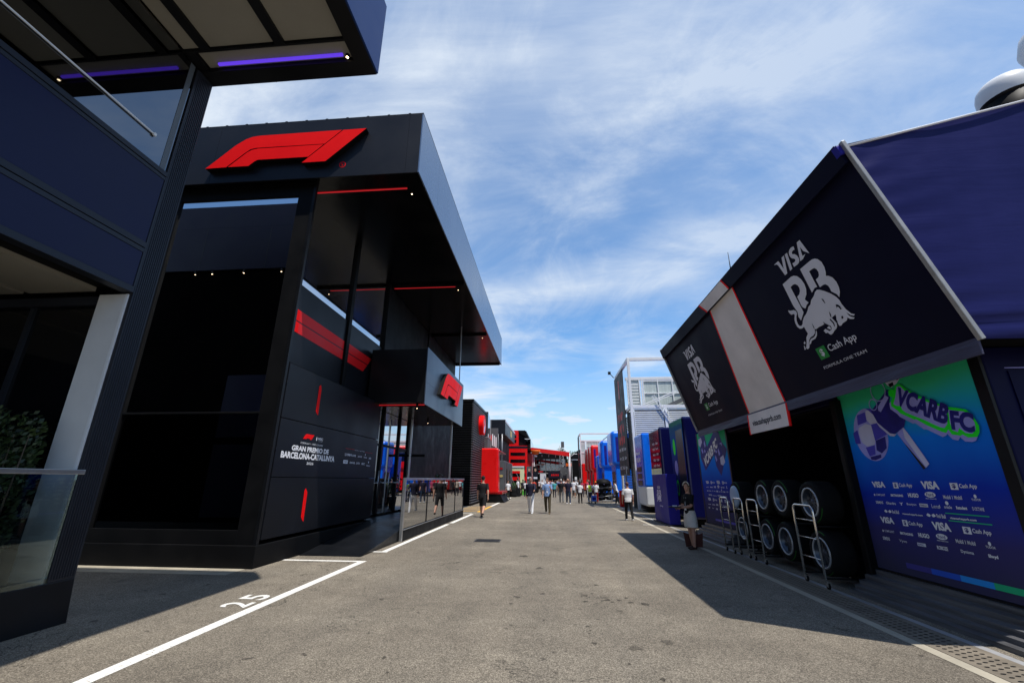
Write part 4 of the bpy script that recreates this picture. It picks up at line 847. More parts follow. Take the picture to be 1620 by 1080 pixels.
# ---------------------------------------------------------------- right: parked trucks nose to the street
def street_truck(name, label, y0, y1, z0, z1, body, x0=5.0, length=11., group=None, lower=None, zsplit=None, cat='truck', bev=.10, cap=None):
    w_ = thing(name, (x0, y0, 0), label, cat, group)
    m_ = MB(); m_.box(x0, x0+length, y0, y1, zsplit or z0, z1); m_.build('body', body, w_, bev, seg=3)
    if lower: m_ = MB(); m_.box(x0+.01, x0+length, y0+.01, y1-.01, z0, zsplit+.05); m_.build('lower_body', lower, w_, bev, seg=3)
    m_ = MB(); m_.box(x0+.25, x0+length-.3, y0+.2, y1-.2, .12, z0+.02)
    for k in range(3): m_.box(x0+.15, x0+1.2, y0+.15, y1-.15, .02+k*.1, .05+k*.1)
    m_.build('chassis', M['blackmatt'], w_)
    for x in (x0+1.9, x0+3.2):
        m_ = MB(); m_.lathe([(0,0),(.3,0),(.42,.02),(.45,.08),(.45,.27),(0,.27)], (x, y0+.02, .46), axis='y', seg=20); m_.split('wheel', M['rubber'], w_)
    return w_
def rowprint(mb, pl, u0, u1, v0, v1, words, cols, mi=0):
    rows = (len(words)+cols-1)//cols
    for k, tx in enumerate(words):
        c = k % cols; r_ = k//cols; a = u0+(u1-u0)*c/cols; wd = (u1-u0)/cols*.72; h_ = (v1-v0)/rows
        mb.text(tx, pl, a, a+wd, v1-(r_+1)*h_+h_*.35, v1-(r_+1)*h_+h_*.75, .012, mi, .02)
# nearest: green and blue printed end
g1 = street_truck('printed_truck', 'dark navy truck end printed green and blue, just beyond the awning', 16.95, 18.85, .3, 3.95, M['truckblue'])
SP = lambda x: Plane((x,0,0), (0,-1,0), (0,0,1), (-1,0,0))
P5 = SP(4.995)
mb = MB(); mb.slab(P5, -18.78, -17.02, .55, 3.88, 0, .01); mb.build('printed_panel', printed('truck_print', [(0,(.012,.012,.07)),(.5,(.010,.02,.20)),(.75,(.01,.08,.42)),(.97,(.02,.12,.25)),(1,(.05,.25,.20))], .6, 3.8), g1)
mb = MB(); mb.slab(P5, -17.95, -17.04, .6, 3.5, .01, .014, 0); mb.ell(P5, -18.3, 2.9, .18, .32, .014, 1); mb.ell(P5, -18.25, 2.1, .22, .28, .014, 2); mb.ell(P5, -18.3, 1.35, .2, .3, .014, 1); mb.ell(P5, -18.3, 1.35, .13, .2, .016, 3)
rowprint(mb, P5, -17.72, -17.05, 1.1, 3.3, ['VISA','Cash','HUGO','Ford','Mobil','TUDOR','VISA','Cash','HUGO','Ford','Mobil','VISA','Cash','HUGO'], 1, 4); mb.build('sponsor_print', [M['inkblack'], M['green'], M['lilac'], M['inknavy'], M['dimwhite']], g1)
g2 = street_truck('printed_truck', 'navy truck end with small sponsor print behind the low blue board', 20.65, 22.85, .3, 3.97, M['truckblue'])
mb = MB(); rowprint(mb, P5, -22.1, -20.8, 1.9, 3.4, ['VISA','Cash','HUGO','Ford','Mobil','TUDOR','VISA','Cash','HUGO','Ford','Mobil','Cash'], 2, 0); mb.slab(P5, -22.75, -20.75, 1.85, 2.15, 0, .008, 1); mb.build('sponsor_print', [M['dimwhite'], M['lime']], g2)
w1 = street_truck('blue_truck', 'bright blue truck with white lower body in front of the white steel building', 24.6, 26.75, .32, 4.1, M['blue_truck'], lower=M['greywhite'], zsplit=1.28, length=1.9)
P5b = SP(4.99)
mb = MB(); mb.text('Atlassian', P5b, -26.5, -25.2, 3.0, 3.2, .008, 0, .02); mb.text('WILLIAMS', P5b, -26.4, -25.2, 2.6, 2.85, .008, 0, .03); mb.build('side_lettering', M['whitepaint'], w1)
mb = MB()
for k in range(3): mb.slab(P5b, -26.4, -25.2, 1.35+k*.36, 1.62+k*.36, 0, .01)
mb.split('vent_grille', M['inkblack'], w1)
mb = MB(); mb.box(6.02,6.04,24.585,24.6,1.3,3.9); mb.box(5.35,5.36,24.585,24.6,3.5,3.85); mb.split('door_seam', M['inknavy'], w1)
# low blue board in front
bx = thing('display_board', (4.35, 17.75, 0), 'low blue upright box with pale bull emblem standing at the kerb', 'display board')
mb = MB(); mb.box(4.38,4.78,17.70,20.0,.06,1.86); mb.build('box', M['purple'], bx, .012)
mb = MB(); mb.box(4.30,4.9,17.6,20.1,.0,.05); mb.build('foot_plate', M['inkblack'], bx)
PB = SP(4.375); mb = MB()
f = lambda p: (-18.95+(p[0]+1.75)*.62, 1.0+(p[1]-1.2)*.42)
for k in ('VISA_V','VISA_I','VISA_S','VISA_A','R','B','BULL','HIND'): mb.poly(PB, [f(p) for p in TR[k]], .004)
mb.text('Cash App', PB, -19.0, -18.5, .62, .70, .004, 0, .02); mb.build('bull_emblem', M['paleprint'], bx)

# ---- white steel buildings
def steel_building(name, label, x0, y0, y1, H, near):
    w_ = thing(name, (x0, y0, 0), label, 'building')
    xs = x0+16; W_ = M['white_steel']
    z1, z2 = H*.665, H*.885; yb = y0+1.1
    m_ = MB(); m_.box(x0+.05,xs,y0+1.6,y0+1.7,0,z1-.2); m_.build('rear_wall', M['greywall'], w_)
    m_ = MB()
    for x, y in ((x0,y0),(x0,y1-.2),(x0+2.03,y0),(x0+4.25,y0),(x0+6.6,y0),(x0+9,y0)):
        m_.box(x,x+.16,y,y+.16,0,H if x == x0 else z1)
    m_.split('post', W_, w_, bevel=.01)
    m_ = MB(); m_.box(x0+.2,xs,y0,y0+.18,H-.2,H); m_.box(x0,x0+.18,y0+.2,y1-.2,H-.2,H); m_.split('roof_beam', W_, w_, bevel=.01)
    m_ = MB(); m_.box(x0+.17,xs,y0+.02,y0+.2,z1-.2,z1); m_.box(x0+.02,x0+.16,y0+.2,y1-.2,z1-.2,z1); m_.box(x0-.0,xs,yb-.05,yb+.12,z2-.2,z2); m_.split('floor_beam', W_, w_, bevel=.01)
    m_ = MB(); m_.box(x0+.1,x0+.86,yb+.02,yb+.05,z1,z2-.2); m_.box(x0+1.16,xs,yb+.02,yb+.05,z1+.1,z2-.28); m_.split('frosted_glazing', M['paleglass'], w_)
    m_ = MB()
    for x, wd in ((x0+.06,.07),(x0+.84,.07),(x0+.98,.09),(x0+1.1,.06),(x0+2.02,.06),(x0+2.95,.06),(x0+3.9,.06),(x0+4.85,.06),(x0+5.8,.06)): m_.box(x,x+wd,yb-.05,yb+.015,z1,z2-.2)
    m_.box(x0+1.16,xs,yb-.04,yb+.012,z1+.9,z1+.96); m_.box(x0+1.16,xs,yb-.04,yb+.012,z2-.30,z2-.22)
    m_.split('glazing_bar', W_, w_)
    m_ = MB()
    for k in range(8): m_.box(x0+.14,x0+.82,yb-.01,yb+.012,z1+.08+k*.2,z1+.20+k*.2)
    m_.build('blind', M['louvre'], w_)
    for a, c in ((x0+.24,x0+1.92),(x0+2.28,x0+4.15),(x0+4.5,x0+6.5)):
        m_ = MB(); m_.box(a,c,y0+.12,y0+.14,.9,z1-.3); fr = m_.build('screen_back', M['greywall'], w_)
        m_ = MB(); n_ = 40
        for k in range(n_):
            z = .9+(z1-1.25)*k/n_; m_.box(a,c,y0+.06,y0+.11,z,z+(z1-1.25)/n_*.66)
        m_.box(a-.04,a,y0+.05,y0+.13,.85,z1-.26); m_.box(c,c+.04,y0+.05,y0+.13,.85,z1-.26); m_.box(a-.04,c+.04,y0+.05,y0+.13,z1-.3,z1-.24)
        m_.build('louvre', M['louvre'], fr)
    m_ = MB()
    for k in range(46):
        z = 1.+(z1-1.4)*k/46; m_.box(x0+.1,x0+.15,y0+.35,y1-.3,z,z+.05)
    m_.build('side_louvre', M['greywall'], w_)
    m_ = MB()
    m_.bar((x0+.9,y0+.6,z1+.12),(x0+5.6,y0+.6,z1+2.0),.05,.06); m_.bar((x0+.9,y0+.55,z1+.0),(x0+5.6,y0+.55,z1+1.86),.04,.05)
    m_.bar((x0+1.35,y0-.03,z1+.55),(x0+2.3,y0-.03,z1-1.1),.035); m_.bar((x0+1.5,y0-.03,z1+.62),(x0+2.45,y0-.03,z1-1.03),.035)
    for k in range(9): m_.bar((x0+1.36+k*.1,y0-.03,z1+.5-k*.18),(x0+1.51+k*.1,y0-.03,z1+.57-k*.18),.02)
    m_.split('stair_rail', W_, w_)
    m_ = MB(); m_.prism(Plane((0,y0+.5,0),(1,0,0),(0,0,1),(0,-1,0)), [(x0+2.2,z1+.02),(x0+5.4,z1+1.45),(x0+5.4,z1+1.2),(x0+2.75,z1+.02)], -.5, 0); m_.build('stair_flight', M['greywall'], w_)
    # banner on the street side
    bn = MB(); bn.box(x0-.06,x0-.02,y0+1.75,y1-.1,1.95,H-.28)
    ban = bn.build('dark_banner', mat('banner_dark', (.03,.028,.03), .6, var=.12), w_)
    PBn = SP(x0-.065); mm = MB(); yc = -(y0+1.75+y1-.1)/2
    mm.poly(PBn, [(yc-.12,H-2.2),(yc+.15,H-2.0),(yc+.15,H-.8),(yc-.12,H-.7)], .004); mm.poly(PBn, [(yc-.12,2.9+H*.1),(yc+.12,3.1+H*.1),(yc+.12,4.3+H*.1),(yc-.12,4.4+H*.1)], .004)
    for k in range(3):
        for j in range(4):
            a = yc-1.1+j*.58; z_ = H-3.9-k*.8+.3
            if (k+j) % 3 == 2: mm.ell(PBn, a+.2, z_+.27, .2, .27, .004, 0)
            else: mm.stroke(PBn, [(a,z_),(a+.2,z_+.55),(a+.38,z_)] if (k+j) % 3 else [(a,z_),(a,z_+.55),(a+.35,z_+.4),(a,z_+.25)], .11, .004, 0)
    if near: rowprint(mm, PBn, yc-1.5, yc+1.7, 2.1, 3.9, ['LVMH','aws','Lenovo','crypto','DHL','Qatar','MSC','Pirelli','Aramco'], 3, 1)
    mm.build('banner_print', [M['reddull'], M['dimwhite']], ban)
    return w_
sb1 = steel_building('steel_building', 'white steel framed building with tall dark banner behind the blue and white truck', 5.05, 27.3, 32.9, 9.15, True)
mb = MB(); mb.tube([(5.0,32.9,9.1),(4.75,33.0,9.45)], .03, 6); mb.box(4.6,4.8,32.9,33.1,9.4,9.6); mb.build('floodlight', M['black'], sb1)
fx = thing('fire_extinguisher', (4.58, 30.1, 0), 'red fire extinguisher post under the dark banner', 'fire extinguisher')
mb = MB(); mb.box(4.42,4.74,29.95,30.25,0,1.0); mb.build('cabinet', M['red_truck'], fx, .05); mb = MB(); mb.box(4.5,4.66,29.94,29.951,.4,.8); mb.build('panel', M['dark_red'], fx)
ps = thing('warning_sign', (4.95, 30.0, 0), 'small white sign on a grey post below the dark banner', 'sign')
mb = MB(); mb.tube([(4.9,30.0,0),(4.9,30.0,2.0)], .07, 8); mb.split('post', M['alu'], ps); mb = MB(); mb.box(5.15,5.19,29.2,30.4,2.3,3.3); mb.box(4.95,5.15,29.95,30.05,1.9,2.5); mb.build('plate', M['greywhite'], ps)
sb2 = steel_building('steel_building', 'distant white steel framed building with dark banner behind the red trucks', 5.0, 74., 79.2, 9.1, False)

# ---- two-storey trucks
def tower_truck(name, label, y0, y1, H, body, x0=5.0, group=None, zmid=2.75, win=True, lowcol=None):
    w_ = thing(name, (x0, y0, 0), label, 'truck', group)
    m_ = MB(); m_.box(x0,x0+11,y0,y1,zmid,H); m_.build('upper_cabin', body, w_, .28, seg=4)
    m_ = MB(); m_.box(x0+.25,x0+11,y0+.15,y1-.15,.35,zmid+.02); m_.build('lower_body', lowcol or body, w_, .06, seg=2)
    m_ = MB(); m_.box(x0+.4,x0+10.6,y0+.3,y1-.3,.05,.36); m_.build('chassis', M['blackmatt'], w_)
    if win:
        m_ = MB(); m_.box(x0+.9,x0+2.9,y0-.006,y0+.02,zmid+(H-zmid)*.34,H-.55); m_.build('window', M['darkglass'], w_)
        m_ = MB(); m_.box(x0+.35,x0+.6,y0-.005,y0+.02,zmid+.3,H-.5)
        m_.build('panel_seam', M['inknavy'], w_)
    m_ = MB(); m_.box(x0+.235,x0+.26,y0+.5,y1-.5,.5,2.3); m_.build('door', M['inkblack'], w_)
    return w_
tt1 = tower_truck('tower_truck', 'tall bright blue two-storey truck with black window next to the dark banner', 36.6, 39.4, 5.5, M['blue_truck'])
tt2 = tower_truck('tower_truck', 'second tall blue two-storey truck, with curved roof, behind the first', 44.6, 47.0, 5.4, M['blue_truck'])
mb = MB()
for k in range(14):
    a0, a1 = k*math.pi/2/14, (k+1)*math.pi/2/14
    mb.bar((5.3,39.5+5.2*(1-math.cos(a0))*1., 5.45+.8*math.sin(a0)*0),(5.3,39.5+5.2*(1-math.cos(a1)),5.45),.05)
mb.build('roof_rail', M['inknavy'], tt2)
st3 = street_truck('blue_van', 'small blue truck end beside the second blue two-storey truck', 47.6, 49.4, .3, 4.1, M['blue_truck'], x0=4.95)
tt3 = tower_truck('tower_truck', 'tall red two-storey truck nearest among the red ones on the right', 55.2, 57.6, 5.75, M['red_truck'])
tt4 = tower_truck('tower_truck', 'second red two-storey truck, middle of the red row on the right', 59.4, 61.6, 5.75, M['dark_red'], win=False)
tt5 = tower_truck('tower_truck', 'third red two-storey truck, farthest of the tall red row on the right', 63.6, 65.8, 5.8, M['dark_red'], win=False)
st4 = street_truck('red_van', 'low red truck end at the far end of the red row', 71, 73.2, .2, 4.1, M['red_truck'])
# dark team structure at the far right, and lamp post
db = thing('dark_pavilion', (4.6, 85, 0), 'dark pavilion with flat roofs at the far right end of the street', 'building')
mb = MB(); mb.box(4.1,10,85,92,0,6.3); mb.box(3.4,4.1,85.4,92,0,4.9); mb.build('wall', M['blackmatt'], db)
mb = MB(); mb.prism(Plane((0,84.8,0),(1,0,0),(0,0,1),(0,-1,0)), [(3.5,5.6),(5.4,7.1),(9,7.3),(9,6.2),(3.5,5.3)], -5, 0); mb.build('roof', M['black'], db)
mb = MB(); mb.box(4.0,4.05,84.9,84.99,0,5); mb.box(4.5,4.9,84.95,85,.3,2.2); mb.box(3.5,5.2,84.9,85,5.2,5.4); mb.build('light_trim', M['white_steel'], db)
lp = thing('lamp_post', (3.05, 70, 0), 'slim white post standing before the dark pavilion', 'lamp post')
mb = MB(); mb.tube([(3.05,70,0),(3.05,70,5.6)], .08, 8); mb.build('pole', M['white_steel'], lp); mb = MB(); mb.tube([(3.05,70,5.0),(3.7,70,5.5),(4.2,70,5.5)], .05, 6); mb.build('arm', M['white_steel'], lp)

# ---- left row
lv = thing('louvred_building', (-5.2, 29.4, 0), 'black building clad in horizontal louvres with round red emblem', 'building')
mb = MB(); mb.box(-12,-5.28,29.48,35.2,0,6.9); mb.build('core', M['blackmatt'], lv)
mb = MB(); n_ = 42
for k in range(n_):
    z = .15+6.6*k/n_; mb.prism(Plane((0,29.4,0),(1,0,0),(0,0,1),(0,-1,0)), [(-5.28,z),(-5.17,z+.01),(-5.17,z+.045),(-5.28,z+.07)], -5.8, 0)
mb.build('side_louvre', mat('louvre_grey', (.16,.165,.175), .4, .3, var=.1), lv)  # paler than the front slats: sunlight on them is put into the colour
mb = MB()
for k in range(n_): mb.box(-12,-5.22,29.42,29.48,.15+6.6*k/n_,.15+6.6*k/n_+.09)
mb.box(-12,-5.19,29.40,35.22,6.78,6.95); mb.build('front_louvre', M['black'], lv)
LP_ = Plane((-5.2,0,0), (0,1,0), (0,0,1), (1,0,0)); ring = [(32.3+.72*math.cos(a*math.pi/16), 5.5+.72*math.sin(a*math.pi/16)) for a in range(32)]
mb = MB(); mb.prism(LP_, ring, .02, .35); mb.build('round_emblem', M['red'], lv)
mb = MB(); mb.poly(LP_, [(32.05,4.95),(32.4,4.9),(32.8,5.4),(32.6,6.0),(32.5,5.5),(32.2,5.35)], .356, 0); mb.ell(LP_, 32.15, 5.75, .16, .2, .356, 1); mb.build('emblem_mark', [M['paleprint'], M['dark_red']], lv)
gb = thing('glazed_building', (-4.6, 35.4, 0), 'narrow grey building with pale glass top and sign lettering behind the louvred one', 'building')
mb = MB(); mb.box(-10,-5.0,35.3,36.8,0,4.9); mb.build('lower_wall', M['greywall'], gb)
mb = MB(); mb.prism(Plane((-5.0,0,0),(0,1,0),(0,0,1),(1,0,0)), [(35.3,4.9),(36.8,4.9),(36.8,6.45),(35.3,6.95)], -5, 0); mb.build('glass_top', mirror_glass('pale_mirror', (.55,.6,.66), .05), gb)
mb = MB(); mb.box(-10,-4.97,35.28,36.82,4.86,4.92); mb.box(-5.03,-4.96,36.78,36.84,0,6.5); mb.build('frame', M['alu'], gb)
mb = MB(); mb.box(-6,-4.35,36.9,37.0,3.9,5.8); mb.build('sign_board', M['greywall'], gb)
mb = MB(); NF = Plane((0,36.88,0),(1,0,0),(0,0,1),(0,-1,0)); mb.ell(NF, -5.05, 5.0, .16, .32, .006, 1); [mb.poly(NF, [(-4.86+k*.15,4.35-k*.07),(-4.77+k*.15,4.33-k*.07),(-4.77+k*.15,5.3-k*.13),(-4.86+k*.15,5.33-k*.13)], .006, 0) for k in range(3)]; mb.build('sign_lettering', [M['whitepaint'], M['red']], gb)
rt_ = thing('red_trailer', (-4.6, 33.6, 0), 'glossy red rounded trailer in front of the black louvred building', 'trailer')
mb = MB(); mb.box(-5.3,-3.92,33.6,34.7,.66,3.92); mb.build('body', M['red_truck'], rt_, .12, seg=4)
mb = MB(); mb.box(-5.3,-3.75,33.9,37.7,3.66,3.74); mb.box(-5.28,-3.6,33.7,37.6,.60,.78); mb.split('ledge', M['dark_red'], rt_, bevel=.02)
mb = MB(); mb.prism(Plane((0,33.7,0),(1,0,0),(0,0,1),(0,-1,0)), [(-5.3,0),(-3.45,0),(-3.75,.55),(-5.3,.62)], -3.8, 0); mb.build('skirt', M['blackmatt'], rt_)
bu_ = thing('black_pavilion', (-4.25, 42, 0), 'black two-storey pavilion with boxed overhang and small gold mark', 'building')
mb = MB(); mb.box(-10,-4.26,42,53.5,5.75,7.2); mb.build('overhang', M['f1panel'], bu_, .03)
mb = MB(); mb.box(-4.26,-4.22,42.1,53.4,6.95,7.12); mb.build('pale_trim', M['greyvinyl'], bu_)
mb = MB(); mb.slab(Plane((-4.26,0,0),(0,1,0),(0,0,1),(1,0,0)), 47.6, 49.4, 6.1, 6.75, 0, .02); mb.build('gold_mark', M['gold'], bu_)
mb = MB(); mb.box(-10,-4.9,42.5,53,0,5.75); mb.build('upper_wall', M['blackmatt'], bu_)
mb = MB(); mb.box(-9,-4.2,41.0,49.6,.3,3.3); mb.build('lower_wall', M['greywall'], bu_, .03)
mb = MB()
for k in range(6): mb.box(-4.2,-4.17,41.3+k*1.35,41.4+k*1.35,.4,3.2)
for y in (43.,45.5): mb.box(-4.2,-4.165,y,y+.9,.5,2.6)
mb.split('door_panel', M['black'], bu_)
mb = MB()
for x, y in ((-4.9,41.5),(-4.5,41.5)): mb.tube([(x,y,3.3),(x,y,5.75)], .06, 8)
mb.split('post', M['alu'], bu_)
mb = MB(); q = Plane((0,40.98,0),(1,0,0),(0,0,1),(0,-1,0)); mb.ell(q, -4.5, 2.6, .16, .10, .01, 0); mb.ell(q, -4.5, 1.95, .18, .12, .01, 1); mb.build('wall_print', [M['dark_red'], M['gold']], bu_)
sr = thing('stair_railing', (-4.0, 48, 0), 'metal stair with sloping handrails beside the black pavilion', 'stairs')
mb = MB()
for dx in (0,.7): mb.tube([(-4.15+dx,46,2.2),(-3.95+dx,50.5,1.0),(-3.95+dx,50.5,0)], .035, 6); mb.tube([(-4.15+dx,46,1.6),(-3.95+dx,50.5,.5)], .025, 6)
mb.split('handrail', M['steelrail'], sr)
mb = MB()
for k in range(6): mb.box(-4.15,-3.35,46+k*.75,46.75+k*.75,1.0-k*.18,1.08-k*.18)
mb.split('tread', M['iron'], sr)
for x, y, lb in ((-3.75,45.2,'black tyre stack by the metal stair, left one'),(-3.45,47.0,'black tyre stack by the metal stair, right one')):
    ts = thing('tyre_stack', (x,y,0), lb, 'tyres', 'tyre stacks by the stair')
    mb = MB(); mb.lathe([(.2,0),(.34,.02),(.36,.1),(.36,.3),(.34,.38),(.34,.40),(.36,.48),(.36,.72),(.33,.78),(.2,.8),(0,.8)], (x,y,0), seg=24); mb.build('tyre', M['rubber'], ts)
rb = thing('red_building', (-3.06, 60, 0), 'red three-storey building with rows of black slot windows', 'building')
mb = MB(); mb.box(-12,-3.06,60,72,0,6.05); mb.box(-12,-4.25,60,72,6.05,8.1); mb.build('wall', M['red_truck'], rb)
RF = Plane((0,60,0), (1,0,0), (0,0,1), (0,-1,0))
for z in (5.15,4.25,3.35,2.45,1.55,.7):
    for a, c in ((-5.35,-3.35),(-7.6,-5.7)):
        mb = MB(); mb.slab(RF, a, c, z-.42, z, .0, .02); mb.build('window', M['darkglass'], rb)
for z in (7.5,6.85):
    mb = MB(); mb.slab(RF, -6.5, -4.55, z-.42, z, 0, .02); mb.build('window', M['darkglass'], rb)
mb = MB(); mb.slab(RF, -12, -3.06, 5.72, 5.98, 0, .03); mb.build('dark_band', M['inkblack'], rb)
mb = MB(); mb.box(-4.25,-3.2,60.3,72,6.05,8.05); mb.prism(Plane((0,60,0),(1,0,0),(0,0,1),(0,-1,0)), [(-4.3,8.1),(-3.35,8.1),(-2.9,7.15),(-3.1,7.15),(-4.3,7.9)], -12, 0); mb.build('roof_pavilion', M['blackmatt'], rb)
mb = MB(); mb.box(-3.05,-2.6,60.1,71,5.2,6.9); mb.build('balcony_glass', M['mirror_dim'], rb)
mb = MB(); mb.box(-3.4,-2.55,60,60.1,6.9,6.98); mb.split('balcony_rail', M['white_steel'], rb)
mb = MB(); mb.box(-3.04,-2.5,61,66,0,5.1)
mb.build('side_wing', M['dark_red'], rb)
mb = MB(); mb.lathe([(0,0),(.35,.05),(.6,.35),(.7,.6),(0,.6)], (-2.0,61,4.9), seg=16); mb.build('orange_light_bowl', M['orange'], rb)
mb = MB(); mb.lathe([(0,0),(.2,.0),(.25,.2),(0,.25)], (-2.0,61,4.6), seg=12); mb.build('bowl_foot', M['white_steel'], rb)
ar = thing('entrance_arch', (-3.6, 50, 0), 'pale lime square arch in front of the red building', 'arch')
mb = MB(); mb.box(-3.45,-3.0,51.2,51.6,0,2.95); mb.box(-5.2,-3.45,51.2,51.6,2.6,2.95); mb.box(-5.2,-4.9,51.2,51.6,0,2.6); mb.build('frame', M['lime'], ar)
mb = MB(); mb.box(-5.2,-3.0,51.15,51.65,2.95,3.12); mb.build('top_board', M['greywhite'], ar)
mb = MB(); mb.box(-4.9,-3.45,51.4,51.5,0,1.3); mb.build('hedge_print', mat('hedge_green', (.02,.10,.01), .7, var=.4, vscale=8), ar)
mb = MB(); mb.box(-3.2,-2.6,51.0,51.3,.005,.45); mb.build('turf_block', M['grass'], ar)
for x, lb, cc in ((-2.75,'tall dark standing banner with pale figure, left of the pair',M['greywall']),(-1.95,'tall dark standing banner with pale figure, right of the pair',M['black'])):
    bn = thing('standing_banner', (x, 58.5, 0), lb, 'banner', 'standing banners before the red building')
    m_ = MB(); m_.box(x-.33,x+.33,58.5,58.6,.05,3.3); m_.build('panel', cc, bn)
    q = Plane((0,58.49,0),(1,0,0),(0,0,1),(0,-1,0)); m_ = MB(); m_.ell(q, x, 2.85, .14, .2, .005, 0); m_.poly(q, [(x-.26,1.6),(x+.26,1.6),(x+.24,2.45),(x+.1,2.62),(x-.1,2.62),(x-.24,2.45)], .004, 1); m_.slab(q, x-.24, x+.24, 1.75, 1.98, .004, .006, 2); m_.build('figure_print', [mat('print_skin', (.45,.28,.2), .6, var=0), M['inkblack'], M['dimwhite']], bn)
gt = thing('gantry', (0, 68, 0), 'long red canopy beam spanning the far end of the street', 'gantry')
mb = MB(); mb.prism(Plane((0,66,0),(1,0,0),(0,0,1),(0,-1,0)), [(-2.9,6.25),(2.85,5.55),(2.85,4.95),(-2.9,5.72)], -1.2, 0); mb.build('red_beam', M['red_truck'], gt)
mb = MB()
for x in (-2.4,2.75): mb.tube([(x,66.5,0),(x,66.5,5.4)], .06, 8)
for k in range(5): mb.tube([(-2.2+k*1.0,66.2,5.2),(-2.2+k*1.0,66.2,4.95-(.05*k))], .025, 6)
mb.split('post', M['white_steel'], gt)
# end of the street: dark glazed building, truss, boards
eb = thing('end_building', (0, 86, 0), 'dark glazed building with railings closing the far end of the street', 'building')
mb = MB(); mb.box(-9,3.2,86,96,0,5.9); mb.box(-5,3,86.5,96,5.9,6.6); mb.build('wall', M['blackmatt'], eb)
mb = MB()
for k in range(8): mb.box(-4.6+k*.95,-3.8+k*.95,85.95,86.0,3.3,5.4)
mb.split('window_row', M['mirror_dim'], eb)
mb = MB()
for k in range(9): mb.box(-4.7+k*.95,-4.64+k*.95,85.5,85.56,2.9,4.4)
mb.box(-4.8,3,85.5,85.56,4.35,4.42); mb.box(-4.8,3,85.5,85.56,3.6,3.64); mb.box(-4.8,3,85.45,86,2.75,2.9); mb.split('balcony_rail', M['alu'], eb)
mb = MB(); mb.box(-.4,1.95,85.2,85.4,1.9,3.2); mb.build('dark_sign', M['inkblack'], eb); mb = MB(); q = Plane((0,85.18,0),(1,0,0),(0,0,1),(0,-1,0)); [mb.poly(q, [(.1+k*.3,2.35),(.3+k*.3,2.35),(.36+k*.3,2.7),(.16+k*.3,2.65)], .01, 0) for k in range(5)]; mb.slab(q, -2.2, -1.4, 3.05, 3.2, 0, .01); mb.build('sign_print', M['reddull'], eb)
mb = MB(); mb.box(-1.95,-.85,85.1,85.2,.4,2.75); mb.build('white_board', M['greywhite'], eb)
mb = MB()
for k in range(5): mb.bar((-.7+k*.55,84.6,3.9),(-.5+k*.55,84.6,3.3),.09); mb.bar((-.7+k*.55,84.6,3.9),(-.85+k*.55,84.6,3.5),.07)
mb.build('spotlight_rack', M['alu'], eb)
tr = thing('truss_tower', (2.1, 80, 0), 'square lattice tower of silver tubes with dark speakers at the far end', 'tower')
mb = MB()
for x in (1.75,2.35):
    for y in (80,80.6): mb.tube([(x,y,0),(x,y,7.6)], .035, 6)
for k in range(13):
    z = k*.58; mb.tube([(1.75,80,z),(2.35,80,z+.58)], .022, 5); mb.tube([(2.35,80,z),(1.75,80,z)], .022, 5)
mb.build('lattice', M['alu'], tr); mb = MB(); mb.box(2.0,2.55,79.8,80.4,7.2,8.2); mb.box(1.9,2.7,79.7,80.3,1.9,3.8); mb.build('speaker', M['greywall'], tr)
og = thing('kiosk', (3.3, 78, 0), 'small kiosk with orange roof band at the far end', 'kiosk')
mb = MB(); mb.box(2.75,3.6,78,79,0,3.9); mb.build('wall', M['greywall'], og); mb = MB(); mb.box(2.7,3.65,77.9,79.1,3.9,4.4); mb.build('roof_band', M['orange'], og)
def tree(label, x, y, h, r):
    w_ = thing('leafy_tree', (x, y, 0), label, 'tree', 'trees behind the end building')
    m_ = MB(); m_.tube([(x,y,0),(x+.1,y,h*.35),(x-.1,y+.1,h*.6)], [.22,.16,.08], 8)
    for k in range(6): a = k*1.05; m_.tube([(x,y,h*.4),(x+math.cos(a)*r*.5,y+math.sin(a)*r*.5,h*.72)], [.07,.02], 5)
    m_.build('trunk', M['bark'], w_)
    m_ = MB()
    for k in range(16):
        a = random.uniform(0,6.28); d = random.uniform(0,.75)*r
        leaf_clump(m_, (x+math.cos(a)*d, y+math.sin(a)*d, h*random.uniform(.5,.95)), (r*.42,r*.42,h*.13), 110, .13)
    m_.build('crown', M['leaf2'], w_)
for k, (x, y, h_, r_) in enumerate(((2.9,102,8.2,2.3),(0.4,104,7.6,2.4),(-2.6,103,7.2,2.2),(5.6,100,7.4,2.0),(-6,104,8.4,2.6))):
    tree(['broad green tree right of the lattice tower behind the end building','rounded green tree showing over the middle of the end building','low green tree behind the left part of the end building','small green tree beside the dark pavilion','tall green tree behind the red building'][k], x, y, h_, r_)
# tyre rack, cart
rk = thing('tyre_rack', (4.0, 36.0, 0), 'steel rack of black tyres with grey top cover at the kerb before the blue truck', 'rack')
mb = MB(); mb.tube([(3.55,36,0),(3.55,36,1.1),(3.75,36,1.45),(4.7,36,1.5),(4.7,36,0)], .03, 6); mb.tube([(3.5,36,.35),(4.75,36,.5)], .03, 6); mb.tube([(3.5,36,1.0),(4.75,36,1.12)], .03, 6); mb.tube([(3.5,36,.12),(4.75,36,.12)], .03, 6); mb.build('frame', M['alu'], rk)
for x, z in ((3.95,.42),(4.55,.44),(3.95,1.05),(4.5,1.1)):
    m_ = MB(); m_.lathe([(.15,0),(.2,-.01),(.31,0),(.33,.05),(.33,.3),(.15,.3)], (x,36.05,z), axis='y', seg=24); m_.build('tyre', M['rubber'], rk)
    m_ = MB(); m_.lathe([(.16,.01),(.1,.05),(0,.05)], (x,36.05,z), axis='y', seg=20); m_.build('rim', M['rim'], rk)
